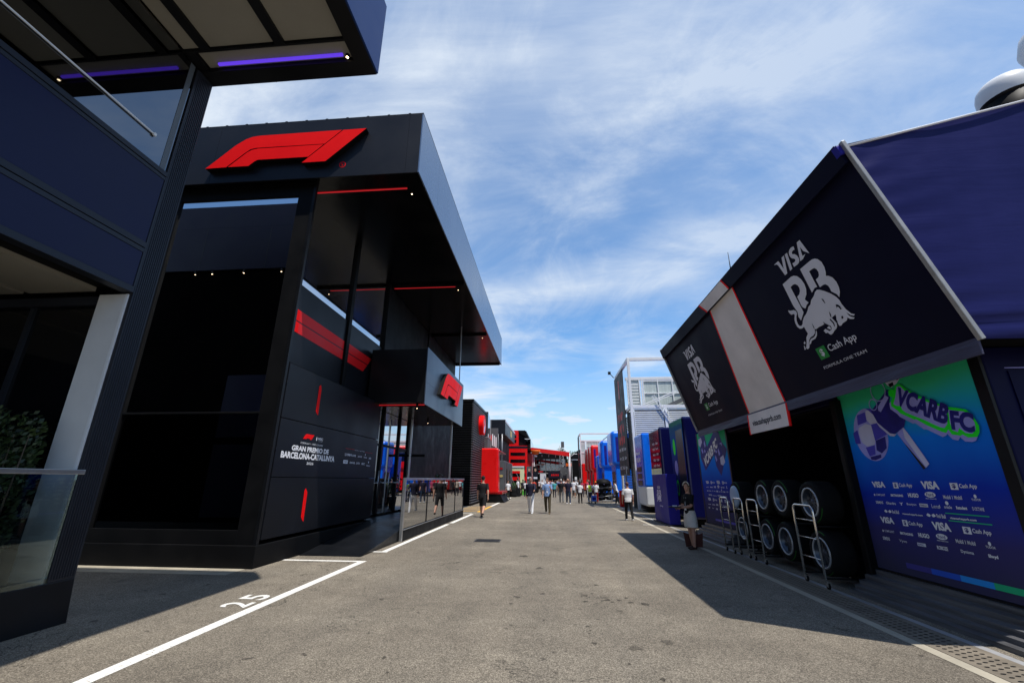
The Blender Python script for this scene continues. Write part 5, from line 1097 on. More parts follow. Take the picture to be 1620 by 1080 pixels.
mb = MB(); mb.lathe([(.62,0),(.6,.18),(.4,.34),(0,.4)], (4.1,36.2,1.35), seg=20); mb.build('black_cover', M['blackmatt'], rk)
ct = thing('hand_cart', (3.0, 34.4, 0), 'silver hand cart with a blue crate pushed by a woman in the yellow vest', 'cart')
mb = MB(); mb.tube([(2.72,34.4,.95),(2.72,34.0,.2),(2.72,33.6,.15)], .02, 6); mb.tube([(3.25,34.4,.95),(3.25,34.0,.2),(3.25,33.6,.15)], .02, 6); mb.tube([(2.72,34.4,.95),(3.25,34.4,.95)], .02, 6); mb.box(2.7,3.3,33.5,34.2,.14,.18); mb.build('frame', M['alu'], ct)
for x in (2.75,3.22):
    for y in (33.6,34.1):
        m_ = MB(); m_.lathe([(0,-.02),(.06,-.02),(.06,.02),(0,.02)], (x,y,.062), axis='x', seg=14); m_.split('wheel', M['rubber'], ct)
cc = thing('crate', (3.1, 33.8, .18), 'blue plastic crate on the silver hand cart', 'crate')
mb = MB(); mb.box(2.95,3.27,33.55,33.95,.185,.52); mb.box(2.93,3.29,33.53,33.97,.50,.55); mb.build('box', M['blue_truck'], cc, .01)
mb = MB(); mb.box(2.97,3.25,33.528,33.532,.28,.44); mb.build('panel', M['purple'], cc)
# ---------------------------------------------------------------- people
def ring_tube(bm, pts, rad, seg=14):
    """closed loft through pts with elliptical rings (rx across, ry along the facing direction)"""
    pts = [Vector(p) for p in pts]; n = len(pts); rows = []
    for i, p in enumerate(pts):
        d = (pts[min(i+1, n-1)]-pts[max(i-1, 0)]).normalized()
        ref = Vector((1,0,0)) if abs(d.x) < .8 else Vector((0,0,1))
        x = (ref-d*ref.dot(d)).normalized(); y = d.cross(x)
        rx, ry = rad[i] if isinstance(rad[i], tuple) else (rad[i], rad[i])
        rows.append([bm.verts.new(p+x*math.cos(2*math.pi*k/seg)*rx+y*math.sin(2*math.pi*k/seg)*ry) for k in range(seg)])
    for a, b_ in zip(rows, rows[1:]):
        for k in range(seg): bm.faces.new((a[k], a[(k+1) % seg], b_[(k+1) % seg], b_[k]))
    bm.faces.new(rows[0][::-1]); bm.faces.new(rows[-1])

def ellipsoid(bm, c, r, rot=None):
    g = bmesh.ops.create_icosphere(bm, subdivisions=2, radius=1)
    for v in g['verts']:
        q = Vector((v.co.x*r[0], v.co.y*r[1], v.co.z*r[2])); v.co = (rot @ q if rot else q)+Vector(c)

def fuse(bm, voxel, smooth=3):
    """overlapping lofts -> one continuous skin"""
    bmesh.ops.recalc_face_normals(bm, faces=bm.faces)
    me = bpy.data.meshes.new('tmp'); bm.to_mesh(me); bm.free()
    ob = bpy.data.objects.new('tmp', me); COL.objects.link(ob)
    md = ob.modifiers.new('r', 'REMESH'); md.mode = 'VOXEL'; md.voxel_size = voxel; md.use_smooth_shade = True
    sm = ob.modifiers.new('s', 'SMOOTH'); sm.iterations = smooth; sm.factor = .5
    dg = bpy.context.evaluated_depsgraph_get()
    out = bpy.data.meshes.new_from_object(ob.evaluated_get(dg))
    bpy.data.objects.remove(ob); bpy.data.meshes.remove(me)
    return out

_cm = {}
def cmat(kind, col):
    k = (kind, tuple(col))
    if k not in _cm:
        if kind == 'skin': _cm[k] = mat('skin', col, .5, var=.08, vscale=6)
        elif kind == 'hair': _cm[k] = mat('hair', col, .55, var=.25, vscale=20)
        else: _cm[k] = mat('cloth', col, .85, var=.14, vscale=5, bump=.25, bscale=14)
    return _cm[k]
EYE = mat('eye_dark', (.02,.015,.012), .3, var=0); LIP = mat('lip', (.32,.10,.08), .5, var=0); EYEW = mat('eye_white', (.6,.58,.55), .4, var=0)

def rotx(v, a):      # swing about the x axis: positive a moves a hanging limb forward (-y)
    return Vector((v.x, v.y*math.cos(a)+v.z*math.sin(a), -v.y*math.sin(a)+v.z*math.cos(a)))

def person(label, x, y, H, face, skin, hair, top, bottom, shoes=(.02,.02,.02), stride=.3, knee=(0,.25), arms=((.2,.2,.1),(-.25,.2,.1)), short=False, skirt=False, longhair=False, bald=False,
           sleeves='short', lean=0., head_turn=0., slim=1., cap=None, vest=None, group=None, voxel=.013, lanyard=False, open_coat=False, band=None):
    """face: heading in degrees, 0 = towards the camera (-y), 180 = away.  arms: (shoulder swing, elbow bend, outward)"""
    w_ = thing('person', (x, y, 0), label, 'person', group); w_.rotation_euler = (0, 0, R(face)); ORG[w_.name] = Vector((0,0,0))
    s = H/1.76; sw = slim
    hipz = .93*s
    # legs
    legs = []
    for sd, th, kb in ((1, stride, knee[0]), (-1, -stride, knee[1])):
        hip = Vector((sd*.095*s*sw, 0, hipz)); kn = hip+rotx(Vector((sd*.01*s, 0, -.44*s)), th); an = kn+rotx(Vector((0,0,-.415*s)), th-kb)
        legs.append([hip, kn, an, th-kb])
    low = min(l_[2].z for l_ in legs)-.075*s; dz = -low
    for l_ in legs:
        for k in range(3): l_[k] = l_[k]+Vector((0,0,dz))
    base = Vector((0,0,hipz+dz))
    def up(p):       # torso frame with lean
        q = Vector(p)*s; q.x *= sw; return base+rotx(Vector((q.x, q.y, q.z)), -lean)
    T_ = [((0,.0,-.09),(.135,.105)),((0,.0,-.02),(.165,.118)),((0,-.005,.10),(.142,.102)),((0,-.008,.22),(.150,.105)),((0,-.005,.34),(.172,.112)),((0,.0,.43),(.172,.098)),((0,.008,.49),(.115,.075)),((0,.008,.525),(.062,.06))]
    sh = [up((sd*.178,.0,.455)) for sd in (1,-1)]
    armp = []
    for (sa, eb, oa), S, sd in zip(arms, sh, (1,-1)):
        v = rotx(Vector((sd*math.sin(oa)*.29*s, 0, -math.cos(oa)*.29*s)), sa); el_ = S+v
        inw = -.28*sd*min(1, eb)*s*.25
        f_ = rotx(Vector((sd*math.sin(oa)*.15*s+inw, 0, -.245*s)), sa+eb); wr = el_+f_
        armp.append((S, el_, wr, f_.normalized()))
    neck = up((0,.008,.53)); hc = up((0,-.015,.685))
    # --- body: one fused skin
    bm = bmesh.new()
    ring_tube(bm, [up(p) for p, _ in T_], [(r[0]*s*sw*.93, r[1]*s*.93) for _, r in T_])
    ring_tube(bm, [up((0,.01,.47)), up((0,.005,.56)), up((0,-.005,.63))], [.062*s,.052*s,.055*s])
    hr = Matrix.Rotation(head_turn, 3, 'Z')
    HP = lambda a, b_, c_: hc+hr @ Vector((a*s, b_*s, c_*s))
    ellipsoid(bm, HP(0,.012,.028), (.074*s,.092*s,.096*s), hr); ellipsoid(bm, HP(0,-.022,-.045), (.056*s,.062*s,.072*s), hr)
    ellipsoid(bm, HP(0,-.058,-.086), (.028*s,.024*s,.022*s), hr)
    for sd in (1,-1): ellipsoid(bm, HP(sd*.076,.012,-.008), (.011*s,.020*s,.031*s), hr)
    ring_tube(bm, [HP(0,-.078,.02), HP(0,-.094,-.012), HP(0,-.099,-.032), HP(0,-.082,-.04)], [.009*s,.012*s,.015*s,.010*s], 8)
    for S, el_, wr, f_ in armp:
        ring_tube(bm, [S+Vector((0,0,.02*s)), S.lerp(el_,.35), el_, el_.lerp(wr,.3), wr, wr+f_*.03*s], [.056*s,.050*s,.040*s,.041*s,.027*s,.026*s], 12)
        ring_tube(bm, [wr, wr+f_*.035*s, wr+f_*.085*s, wr+f_*.10*s], [(.022*s,.016*s),(.026*s,.016*s),(.034*s,.014*s),(.028*s,.01*s)], 12)
    for hip, kn, an, ta in legs:
        ring_tube(bm, [hip+Vector((0,0,.05*s)), hip.lerp(kn,.3), kn, kn.lerp(an,.32), an, an-Vector((0,0,.03*s))], [.083*s,.080*s,.054*s,.056*s,.036*s,.038*s], 12)
        ring_tube(bm, [an+Vector((0,.05*s,-.05*s)), an+Vector((0,.01*s,-.045*s)), an+Vector((0,-.09*s,-.055*s)), an+Vector((0,-.16*s,-.062*s))], [.028*s,(.036*s,.038*s),(.040*s,.022*s),(.030*s,.012*s)], 10)
    me = fuse(bm, voxel)
    # fingers, eyes, mouth grow from the same mesh
    bm = bmesh.new(); bm.from_mesh(me); bpy.data.meshes.remove(me)
    for (S, el_, wr, f_), sd in zip(armp, (1,-1)):
        side = f_.cross(Vector((sd*1., 0, 0))); side = side if side.length > .3 else Vector((0,-1,0)); side.normalize()   # across the palm, thumb side = forward
        palm = f_.cross(side).normalized()*(-sd if True else 1)
        for k, (off, L_) in enumerate(((.027,.074),(.009,.083),(-.009,.077),(-.027,.060))):
            p0 = wr+f_*.085*s+side*off*s; inn = Vector((-sd*.35,0,0))
            p1 = p0+f_*L_*.45*s+inn*.012*s; p2 = p1+(f_*.75+inn*.8).normalized()*L_*.33*s; p3 = p2+(f_*.45+inn*1.).normalized()*L_*.25*s
            ring_tube(bm, [p0, p1, p2, p3], [.0092*s,.0085*s,.0078*s,.0055*s], 6)
        p0 = wr+f_*.03*s+side*.022*s; p1 = p0+(f_*.6+side*.8).normalized()*.035*s; p2 = p1+(f_*.9+side*.35).normalized()*.03*s; p3 = p2+f_*.018*s
        ring_tube(bm, [p0, p1, p2, p3], [.012*s,.0105*s,.0095*s,.006*s], 6)
    n0 = len(bm.faces)
    for sd in (1,-1): ellipsoid(bm, HP(sd*.030,-.0765,.008), (.013*s,.006*s,.006*s), hr)
    n1 = len(bm.faces)
    for sd in (1,-1):
        ellipsoid(bm, HP(sd*.030,-.0815,.008), (.006*s,.003*s,.006*s), hr); ellipsoid(bm, HP(sd*.031,-.080,.027), (.017*s,.006*s,.004*s), hr)
    n2 = len(bm.faces)
    ellipsoid(bm, HP(0,-.079,-.062), (.021*s,.007*s,.0065*s), hr)
    bm.faces.ensure_lookup_table()
    for k, f in enumerate(bm.faces):
        f.smooth = True
        f.material_index = 0 if k < n0 else 1 if k < n1 else 2 if k < n2 else 3
    me = bpy.data.meshes.new('body'); bm.to_mesh(me); bm.free()
    for m_ in (cmat('skin', skin), EYEW, EYE, LIP): me.materials.append(m_)
    bo = bpy.data.objects.new('body', me); COL.objects.link(bo); bo.parent = w_; ORG[bo.name] = Vector((0,0,0))
    def cloth(name, bm, m_, vx=None):
        me = fuse(bm, vx or voxel, 2); me.materials.append(m_); me.name = name
        o = bpy.data.objects.new(name, me); COL.objects.link(o); o.parent = w_; return o
    # --- shirt
    bm = bmesh.new(); hem = -.22 if open_coat else -.03 if skirt else -.10
    prof = [((0,.0,hem),(.182,.135))]+[(p, (r[0]+.018, r[1]+.016)) for p, r in T_[1:6]]+[((0,.006,.475),(.135,.088)),((0,.006,.505),(.078,.072))]
    ring_tube(bm, [up(p) for p, _ in prof], [(r[0]*s*sw, r[1]*s) for _, r in prof], 18)
    for S, el_, wr, f_ in armp:
        if sleeves == 'long': ring_tube(bm, [S+Vector((0,0,.02*s)), S.lerp(el_,.4), el_, el_.lerp(wr,.5), wr], [.068*s,.062*s,.054*s,.048*s,.04*s], 12)
        else: ring_tube(bm, [S+Vector((0,0,.02*s)), S.lerp(el_,.4), S.lerp(el_,.82)], [.069*s,.066*s,.066*s], 12)
    cloth('coat' if open_coat else 'shirt', bm, cmat('cloth', top))
    if vest:
        bm = bmesh.new(); pv = [(p, (r[0]+.026, r[1]+.024)) for p, r in T_[1:6]]+[((0,.006,.47),(.15,.095))]
        ring_tube(bm, [up(p) for p, _ in pv], [(r[0]*s*sw, r[1]*s) for _, r in pv], 18); cloth('vest', bm, cmat('cloth', vest))
    # --- trousers, shorts or skirt
    bm = bmesh.new()
    if skirt:
        ring_tube(bm, [up((0,0,.06)), up((0,.0,-.02)), up((0,0,-.12)), base+Vector((0,0,-.36*s)), base+Vector((0,0,-.38*s))], [(.150*s,.118*s),(.176*s,.132*s),(.192*s,.146*s),(.20*s,.16*s),(.19*s,.15*s)], 18)
    else:
        ring_tube(bm, [up((0,0,.03)), up((0,.0,-.04)), up((0,0,-.12)), up((0,0,-.17))], [(.160*s*sw,.115*s),(.175*s*sw,.125*s),(.165*s*sw,.12*s),(.12*s*sw,.09*s)], 18)
        for hip, kn, an, ta in legs:
            if short: ring_tube(bm, [hip+Vector((0,0,.03*s)), hip.lerp(kn,.35), hip.lerp(kn,.85), kn+Vector((0,0,-.02*s))], [.094*s,.090*s,.074*s,.072*s], 14)
            else: ring_tube(bm, [hip+Vector((0,0,.03*s)), hip.lerp(kn,.35), kn, kn.lerp(an,.5), an+Vector((0,0,.01*s)), an+Vector((0,0,-.03*s))], [.096*s,.092*s,.07*s,.064*s,.056*s,.058*s], 14)
    cloth('skirt' if skirt else 'shorts' if short else 'trousers', bm, cmat('cloth', bottom))
    # --- shoes
    for hip, kn, an, ta in legs:
        bm = bmesh.new()
        ring_tube(bm, [an+Vector((0,.068*s,-.040*s)), an+Vector((0,.03*s,-.037*s)), an+Vector((0,-.06*s,-.044*s)), an+Vector((0,-.13*s,-.052*s)), an+Vector((0,-.185*s,-.060*s))], [(.030*s,.026*s),(.042*s,.04*s),(.046*s,.032*s),(.047*s,.023*s),(.03*s,.014*s)], 12)
        cloth('shoe', bm, cmat('cloth', shoes), .009)
    # --- hair
    if not bald or cap:
        bm = bmesh.new(); rr = (.081*s,.100*s,.103*s)
        g = bmesh.ops.create_icosphere(bm, subdivisions=3, radius=1)
        for v in g['verts']:
            q = v.co.copy(); q = Vector((q.x*rr[0], q.y*rr[1], q.z*rr[2])); q *= 1+.02*math.sin(q.x*170)*math.sin(q.z*150)
            v.co = hc+hr @ (q+Vector((0,.014*s,.030*s)))
        kill = [v for v in bm.verts if (lambda q: (q.y < -.045*s and q.z < .058*s) or (q.z < -.055*s) or (q.y < .0 and q.z < .0))(hr.inverted() @ (v.co-hc))]
        bmesh.ops.delete(bm, geom=kill, context='VERTS')
        if longhair:
            ring_tube(bm, [HP(0,.05,.06), HP(0,.085,-.02), HP(0,.095,-.12), HP(0,.09,-.24), HP(0,.085,-.34)], [(.06*s,.03*s),(.085*s,.04*s),(.088*s,.042*s),(.08*s,.036*s),(.03*s,.015*s)], 12)
        if cap: ring_tube(bm, [HP(0,-.07,.068), HP(0,-.12,.062), HP(0,-.165,.054)], [(.065*s,.012*s),(.062*s,.008*s),(.035*s,.005*s)], 10)
        for f in bm.faces: f.smooth = True
        me = bpy.data.meshes.new('hair'); bm.to_mesh(me); bm.free(); me.materials.append(cmat('cloth' if cap else 'hair', cap or hair))
        o = bpy.data.objects.new('cap' if cap else 'hair', me); COL.objects.link(o); o.parent = w_
        md = o.modifiers.new('thick', 'SOLIDIFY'); md.thickness = .006; md.offset = -1
    if band:
        m_ = MB(); m_.tube([HP(.088*math.cos(a*math.pi/10), -.022, .03+.108*math.sin(a*math.pi/10)) for a in range(11)], .013*s, 8); m_.build('headband', cmat('cloth', band), w_)
    if lanyard:
        m_ = MB(); m_.tube([up((-.06,.0,.50)), up((-.045,-.115,.40)), up((0,-.135,.18)), up((.045,-.115,.40)), up((.06,.0,.50))], .006, 5); m_.box(*[c for p in ((up((0,-.14,.12)),)) for c in (p.x-.035,p.x+.035,p.y-.006,p.y,p.z-.05,p.z+.05)])
        m_.build('lanyard', M['dimwhite'], w_)
    return w_, armp, s

LS, MS, DS = (.55,.30,.21), (.36,.18,.11), (.07,.035,.022)
BK, WH = (.010,.010,.012), (.72,.72,.73)
person('man in black cap, black T-shirt and black shorts walking away by the white line', -3.11, 20.75, 1.86, 176, LS, BK, BK, BK, stride=.36, knee=(.08,.5), arms=((.18,.15,.20),(-.35,.25,.22)), short=True, cap=BK, voxel=.011)
person('grey-haired man in dark navy shirt and white trousers pointing as he walks', -1.04, 23.45, 1.82, -6, LS, (.30,.28,.26), (.013,.013,.032), (.78,.78,.80), shoes=(.5,.5,.5), stride=.27, knee=(.0,.3), arms=((.75,.55,.25),(-.05,.12,.12)), sleeves='long', head_turn=R(28), voxel=.011, bald=False)
person('man in light blue polo shirt and olive trousers with a lanyard, walking', -.18, 23.5, 1.78, -4, LS, (.10,.055,.03), (.20,.31,.55), (.075,.06,.035), shoes=(.12,.08,.05), stride=.24, knee=(.02,.35), arms=((.35,1.75,.15),(.0,.2,.18)), head_turn=R(-24), lanyard=True, voxel=.011)
person('grey-haired man in black shirt and grey trousers seen from behind in mid street', .80, 35.2, 1.72, 182, LS, (.45,.43,.40), BK, (.16,.17,.18), stride=.14, knee=(0,.15))
person('man in dark navy T-shirt, blue jeans and white shoes walking towards us', 1.25, 33.2, 1.76, 2, LS, (.30,.2,.14), (.016,.014,.035), (.03,.055,.10), shoes=WH, stride=.14, knee=(0,.15), bald=True, arms=((.1,.5,.12),(-.1,.2,.12)))
person('man in loose white shirt and grey shorts walking away further down the street', 2.20, 44.2, 1.74, 180, MS, BK, WH, (.35,.35,.33), stride=.12, knee=(0,.15), short=True, open_coat=True)
person('woman with dark hair in white shirt and black trousers, left of the hand cart', 2.14, 33.9, 1.56, 3, DS, BK, WH, BK, stride=.08, knee=(0,.1), longhair=True)
person('woman in yellow vest holding the silver hand cart', 2.95, 35.0, 1.55, 0, DS, BK, WH, (.03,.03,.04), stride=.06, knee=(0,.1), vest=(.62,.85,.04), arms=((.55,.5,.1),(.55,.5,.1)))
person('person in orange cap, white shirt and red trousers right of the hand cart', 3.45, 35.4, 1.56, -4, DS, BK, WH, (.30,.012,.015), stride=.08, knee=(0,.1), cap=(.85,.22,.02))
person('man in white shirt and black trousers bending over his hands beside the tyre rack', 4.75, 33.6, 1.66, -100, MS, BK, WH, BK, stride=.1, knee=(0,.1), lean=.22, arms=((.35,1.2,.08),(.4,1.2,.08)), shoes=(.4,.4,.42))
wt = person('person in white printed T-shirt and black trousers walking away beside the blue truck', 3.29, 20.0, 1.58, 184, LS, (.10,.04,.03), WH, BK, shoes=WH, stride=.14, knee=(0,.2), arms=((.1,.35,.18),(-.1,.3,.16)), voxel=.011, slim=1.05)
gw, ga, gs = person('woman with pale headband in black top and white skirt holding a tray at the trolleys', 3.52, 12.15, 1.60, -62, LS, (.11,.065,.04), BK, (.72,.70,.66), shoes=(.03,.015,.012), stride=.05, knee=(0,.08), arms=((.28,1.15,.06),(.28,1.15,.06)), skirt=True, longhair=True, slim=.79, lanyard=True, voxel=.009, head_turn=R(20), band=(.7,.68,.6))
person('man in white shirt and black trousers standing before the pale lime arch', -3.35, 46.3, 1.80, 75, MS, BK, WH, BK, stride=.04, knee=(0,.05))
person('person in white top and black trousers standing near the red building', -2.6, 46.8, 1.58, 20, DS, BK, WH, BK, stride=.05, knee=(0,.05))
person('woman in white top by the stair of the black pavilion', -3.72, 39.5, 1.60, 40, LS, BK, WH, BK, stride=.05, knee=(0,.05), longhair=True)
rows = [(-1.9,52,1.70,170,MS,BK,(.70,.06,.03),BK,'person in red orange shirt in the distant crowd left of the white board'),(-1.0,53.5,1.68,5,LS,(.2,.1,.05),WH,(.2,.2,.2),'person in pale shirt in the distant crowd before the white board'),
        (.35,44.5,1.62,180,LS,(.05,.03,.02),(.08,.36,.38),(.03,.03,.04),'person in teal shirt half hidden in the distant crowd'),(.2,56,1.72,0,MS,BK,(.45,.46,.5),BK,'person in grey shirt far down the middle of the street'),
        (1.3,58,1.74,180,LS,(.2,.12,.07),(.05,.05,.08),(.1,.1,.12),'person in dark jacket far down the street by the kiosk'),(1.95,57.5,1.70,0,LS,(.12,.06,.03),(.6,.18,.15),BK,'person in coral top far down the street on the right'),
        (2.6,50,1.70,185,DS,BK,BK,BK,'person all in black behind the man in the loose white shirt'),(3.2,47,1.66,0,MS,BK,(.35,.03,.07),(.05,.05,.06),'person in dark pink shirt behind the hand cart group'),
        (3.7,45,1.70,10,LS,(.3,.2,.1),(.40,.05,.10),BK,'person in crimson shirt near the red trucks'),(4.1,52,1.72,0,MS,BK,(.62,.03,.03),(.03,.03,.03),'person in bright red shirt near the red trucks'),
        (-.4,62,1.72,180,LS,(.3,.25,.2),WH,(.1,.1,.2),'person in white shirt at the far end below the dark sign'),(.75,66,1.70,0,MS,BK,BK,BK,'person in black at the far end below the dark sign'),
        (-1.6,64,1.7,0,LS,(.1,.06,.03),(.5,.5,.52),BK,'person in light grey top at the far end by the standing banners'),(4.45,38.0,1.72,-80,MS,BK,(.30,.24,.45),(.05,.05,.06),'person in lilac top standing behind the tyre rack'),
        (-2.3,55,1.68,190,LS,(.1,.06,.03),BK,(.1,.1,.12),'person in black top in the distance beside the left standing banner'),(-.55,57.5,1.74,0,MS,BK,(.66,.66,.70),(.05,.05,.08),'person in white top far off between the white board and the couple'),
        (.9,50.5,1.72,0,LS,(.25,.16,.08),(.10,.12,.28),(.30,.27,.2),'person in mid blue shirt and beige trousers far down the street'),(1.7,47.5,1.70,175,LS,BK,(.55,.45,.35),(.05,.05,.05),'person in sand coloured top walking away far down the street'),
        (2.5,61,1.74,0,LS,BK,(.05,.08,.05),BK,'person in dark green top far off before the dark pavilion'),(3.1,56,1.72,180,DS,BK,WH,(.02,.02,.03),'person in white top and dark trousers far off beside the red trucks'),
        (3.6,60,1.70,0,MS,BK,(.02,.02,.03),(.02,.02,.03),'person in black far off beside the farthest red truck'),(2.0,70,1.75,10,LS,(.2,.12,.06),(.7,.7,.7),(.2,.2,.3),'person in pale top at the foot of the lattice tower'),
        (-.1,72,1.75,180,LS,BK,(.35,.04,.04),BK,'person in wine red top at the far end of the street'),(1.1,74,1.75,0,MS,BK,(.5,.52,.55),BK,'person in silver grey top at the far end of the street'),
        (4.0,49,1.66,-60,LS,(.35,.22,.1),(.30,.10,.35),(.03,.03,.04),'person in purple top by the small blue truck'),(-3.0,49.2,1.70,30,DS,BK,(.03,.03,.035),BK,'person in black beside the turf block of the lime arch')]
for (x, y, H_, fc, sk, hr_, tp, bt, lb) in rows:
    person(lb, x, y, H_, fc, sk, hr_, tp, bt, stride=random.uniform(.08,.22), knee=(0,random.uniform(.1,.3)), arms=((random.uniform(-.2,.3),.25,.14),(random.uniform(-.3,.2),.25,.14)), voxel=.02)
# print on the white T-shirt back
# things held or standing by the woman
rm = Matrix.Rotation(R(-62), 3, 'Z')
hand = sum(((a[2]+a[3]*.09*gs) for a in ga), Vector())/2; hp = rm @ hand+Vector((3.52,12.15,0))
tr_ = thing('tray', (hp.x, hp.y, hp.z), 'small dark tray held in front of the woman in the white skirt', 'tray')
m_ = MB(); fwd_ = rm @ Vector((0,-1,0)); c_ = hp+fwd_*.10
m_.lathe([(0,.0),(.15,.0),(.17,.02),(.165,.024),(.148,.008),(0,.008)], (c_.x, c_.y, hp.z+.012), seg=20); m_.build('plate', M['black'], tr_)
m_ = MB(); m_.lathe([(0,.01),(.05,.01),(.06,.05),(0,.05)], (c_.x, c_.y, hp.z+.012), seg=12); m_.build('dish', M['greyvinyl'], tr_)
bag = thing('tote_bag', (3.66, 12.55, 0), 'brown leather tote bag standing on the ground behind the woman in white skirt', 'bag')
q = Plane((3.66,12.55,0), (.96,-.28,0), (0,0,1), (-.28,-.96,0))
m_ = MB(); m_.prism(q, [(-.20,.0),(.20,.0),(.235,.34),(.12,.30),(-.12,.30),(-.235,.34)], -.07, .07); m_.build('body', mat('brown_leather', (.07,.010,.007), .5, var=.2), bag, .012)
m_ = MB()
for n_ in (-.06,.06): m_.tube([q.p(-.1,.3,n_), q.p(-.08,.46,n_), q.p(0,.50,n_), q.p(.08,.46,n_), q.p(.1,.3,n_)], .009, 6)
m_.build('handle', mat('leather_strap', (.10,.02,.01), .5, var=.1), bag)
SKYOFF = (2.0, .7, 0); SKYMUL = (.85,1.50,1.90,1)
# ---------------------------------------------------------------- light, sky, camera
KX, KY = .268, .305            # ground offset of a shadow per metre of height (towards -x and +y)
sun_dir = Vector((KX, -KY, 1)).normalized()
el = math.asin(sun_dir.z); az = math.atan2(sun_dir.x, sun_dir.y)
sd = bpy.data.lights.new('sun', 'SUN'); sd.energy = 4.9; sd.angle = R(.55); sd.color = (1., .955, .89)
so = bpy.data.objects.new('sun', sd); COL.objects.link(so); so.location = (20, -20, 60)
so.rotation_euler = sun_dir.to_track_quat('Z', 'Y').to_euler()

w = bpy.data.worlds.new('World'); scene.world = w; w.use_nodes = True
n, l = w.node_tree.nodes, w.node_tree.links
bg = n['Background']; bg.inputs['Strength'].default_value = .105
sky = n.new('ShaderNodeTexSky'); sky.sky_type = 'NISHITA'; sky.sun_disc = False; sky.sun_elevation = el; sky.sun_rotation = az
sky.altitude = 100; sky.air_density = 1.0; sky.dust_density = .6; sky.ozone_density = 2.2
tc = n.new('ShaderNodeTexCoord'); sx = n.new('ShaderNodeSeparateXYZ'); l.new(tc.outputs['Generated'], sx.inputs[0])
def math_(op, a, b=None, c=None, clamp=False):
    k = n.new('ShaderNodeMath'); k.operation = op; k.use_clamp = clamp
    for i, v in enumerate((a, b, c)):
        if v is None: continue
        if isinstance(v, (int, float)): k.inputs[i].default_value = v
        else: l.new(v, k.inputs[i])
    return k.outputs[0]
zz = math_('MAXIMUM', sx.outputs['Z'], .02)
zc = math_('ADD', zz, .12)
px_ = math_('DIVIDE', sx.outputs['X'], zc); py_ = math_('DIVIDE', sx.outputs['Y'], zc)
cb = n.new('ShaderNodeCombineXYZ'); l.new(px_, cb.inputs[0]); l.new(py_, cb.inputs[1])
def noise_(sc, det, ro, vec, dist=0., lac=2.):
    k = n.new('ShaderNodeTexNoise'); k.inputs['Scale'].default_value = sc; k.inputs['Detail'].default_value = det; k.inputs['Roughness'].default_value = ro; k.inputs['Distortion'].default_value = dist
    l.new(vec, k.inputs['Vector']); return k.outputs['Fac']
def mapr(v, a, b, c=0., d=1., smooth=True):
    k = n.new('ShaderNodeMapRange'); k.interpolation_type = 'SMOOTHSTEP' if smooth else 'LINEAR'
    k.inputs['From Min'].default_value = a; k.inputs['From Max'].default_value = b; k.inputs['To Min'].default_value = c; k.inputs['To Max'].default_value = d
    l.new(v, k.inputs['Value']); return k.outputs['Result']
mp = n.new('ShaderNodeMapping'); mp.inputs['Rotation'].default_value = (0, 0, R(-32)); mp.inputs['Scale'].default_value = (.75, 1.6, 1); mp.inputs['Location'].default_value = SKYOFF
l.new(cb.outputs[0], mp.inputs['Vector'])
streak = noise_(1.3, 9, .62, mp.outputs['Vector'], .55)
mp2 = n.new('ShaderNodeMapping'); mp2.inputs['Scale'].default_value = (.5, .5, 1); mp2.inputs['Location'].default_value = (SKYOFF[0]+1.3, SKYOFF[1], 0); l.new(cb.outputs[0], mp2.inputs['Vector'])
patch = noise_(1.6, 4, .55, mp2.outputs['Vector'], .4)
soft = noise_(3.0, 9, .66, mp2.outputs['Vector'], .8)
cir = math_('MULTIPLY', mapr(streak, .34, .86), mapr(patch, .30, .62))
cir = math_('ADD', math_('MULTIPLY', cir, 1.0), math_('MULTIPLY', mapr(soft, .40, .80), .62), clamp=True)
veil = mapr(patch, .25, .75, .06, .42)
cir = math_('ADD', cir, veil, clamp=True)
left = mapr(px_, -1.5, 1.1, 1.2, .66)
cir = math_('MULTIPLY', cir, left, clamp=True)
front = mapr(sx.outputs['Y'], -.15, .30)
cir = math_('MULTIPLY', cir, front)
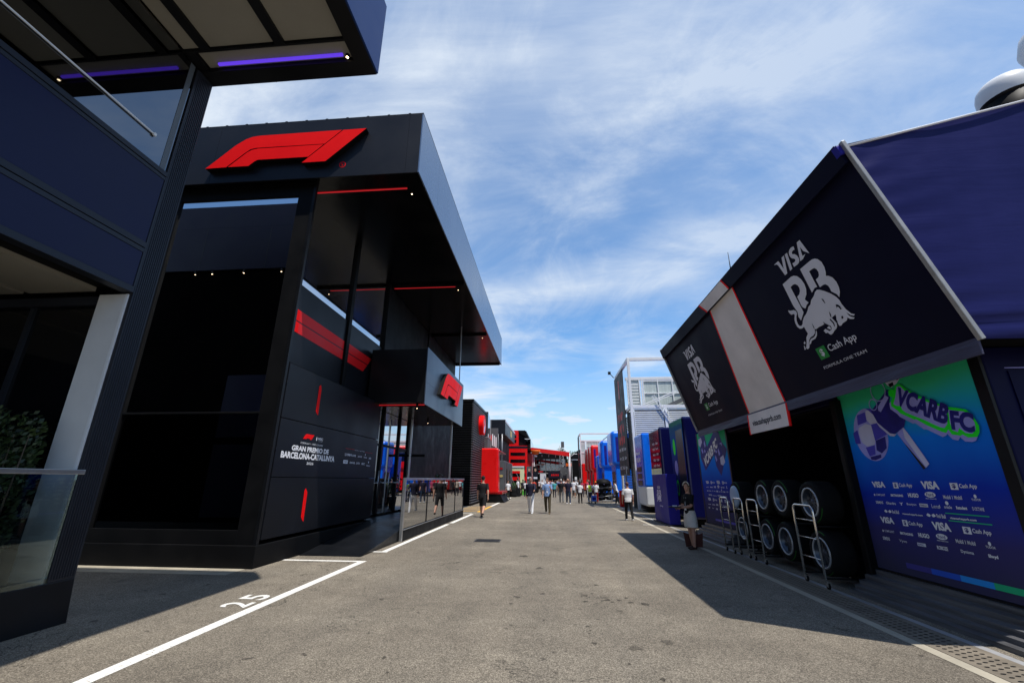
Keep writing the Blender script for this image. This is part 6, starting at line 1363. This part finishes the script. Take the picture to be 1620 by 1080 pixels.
# small cumulus low over the horizon
elv = n.new('ShaderNodeCombineXYZ')
az_ = math_('ARCTAN2', sx.outputs['X'], sx.outputs['Y']); l.new(math_('MULTIPLY', az_, 4.2), elv.inputs[0]); l.new(math_('MULTIPLY', sx.outputs['Z'], 14.), elv.inputs[1])
cu = noise_(1.55, 6, .52, elv.outputs[0], .15)
band = math_('MULTIPLY', mapr(sx.outputs['Z'], .02, .07), mapr(sx.outputs['Z'], .22, .14))
cum = math_('MULTIPLY', mapr(cu, .47, .58), band)
low = math_('MULTIPLY', mapr(sx.outputs['Z'], .34, .0), .72)
fac = math_('MAXIMUM', cir, math_('MULTIPLY', cum, .9)); fac = math_('MAXIMUM', fac, low)
mx = n.new('ShaderNodeMix'); mx.data_type = 'RGBA'; mx.inputs['B'].default_value = (7.5, 8.3, 9.3, 1)
sat = n.new('ShaderNodeMix'); sat.data_type = 'RGBA'; sat.blend_type = 'MULTIPLY'; sat.inputs['Factor'].default_value = 1; sm_ = n.new('ShaderNodeMix'); sm_.data_type = 'RGBA'; sm_.inputs['A'].default_value = (.72,.92,1.08,1); sm_.inputs['B'].default_value = SKYMUL; l.new(front, sm_.inputs['Factor']); l.new(sm_.outputs['Result'], sat.inputs['B'])
l.new(sky.outputs[0], sat.inputs['A']); l.new(sat.outputs['Result'], mx.inputs['A']); l.new(math_('MULTIPLY', fac, .93), mx.inputs['Factor'])
l.new(mx.outputs['Result'], bg.inputs['Color'])

F_PX, YAW, PITCH, ROLL = 681.267, -.0866099545, .310501707, .00461886
fw = Vector((math.sin(YAW)*math.cos(PITCH), math.cos(YAW)*math.cos(PITCH), math.sin(PITCH)))
rt = Vector((math.cos(YAW), -math.sin(YAW), 0)); up = rt.cross(fw)
rt, up = rt*math.cos(ROLL)+up*math.sin(ROLL), up*math.cos(ROLL)-rt*math.sin(ROLL)
cd = bpy.data.cameras.new('camera'); cd.sensor_width = 36; cd.lens = F_PX/1620*36; cd.clip_start = .05; cd.clip_end = 3000
co = bpy.data.objects.new('camera', cd); COL.objects.link(co)
mw = Matrix((rt, up, -fw)).transposed().to_4x4(); mw.translation = (0, 0, 1.62); co.matrix_world = mw
scene.camera = co
scene.view_settings.view_transform = 'Standard'; scene.view_settings.look = 'None'; scene.view_settings.gamma = 1; scene.view_settings.exposure = 0
scene.cycles.max_bounces = 8; scene.cycles.glossy_bounces = 5; scene.cycles.transparent_max_bounces = 8
scene.cycles.sample_clamp_indirect = 4
scene.cycles.use_denoising = True
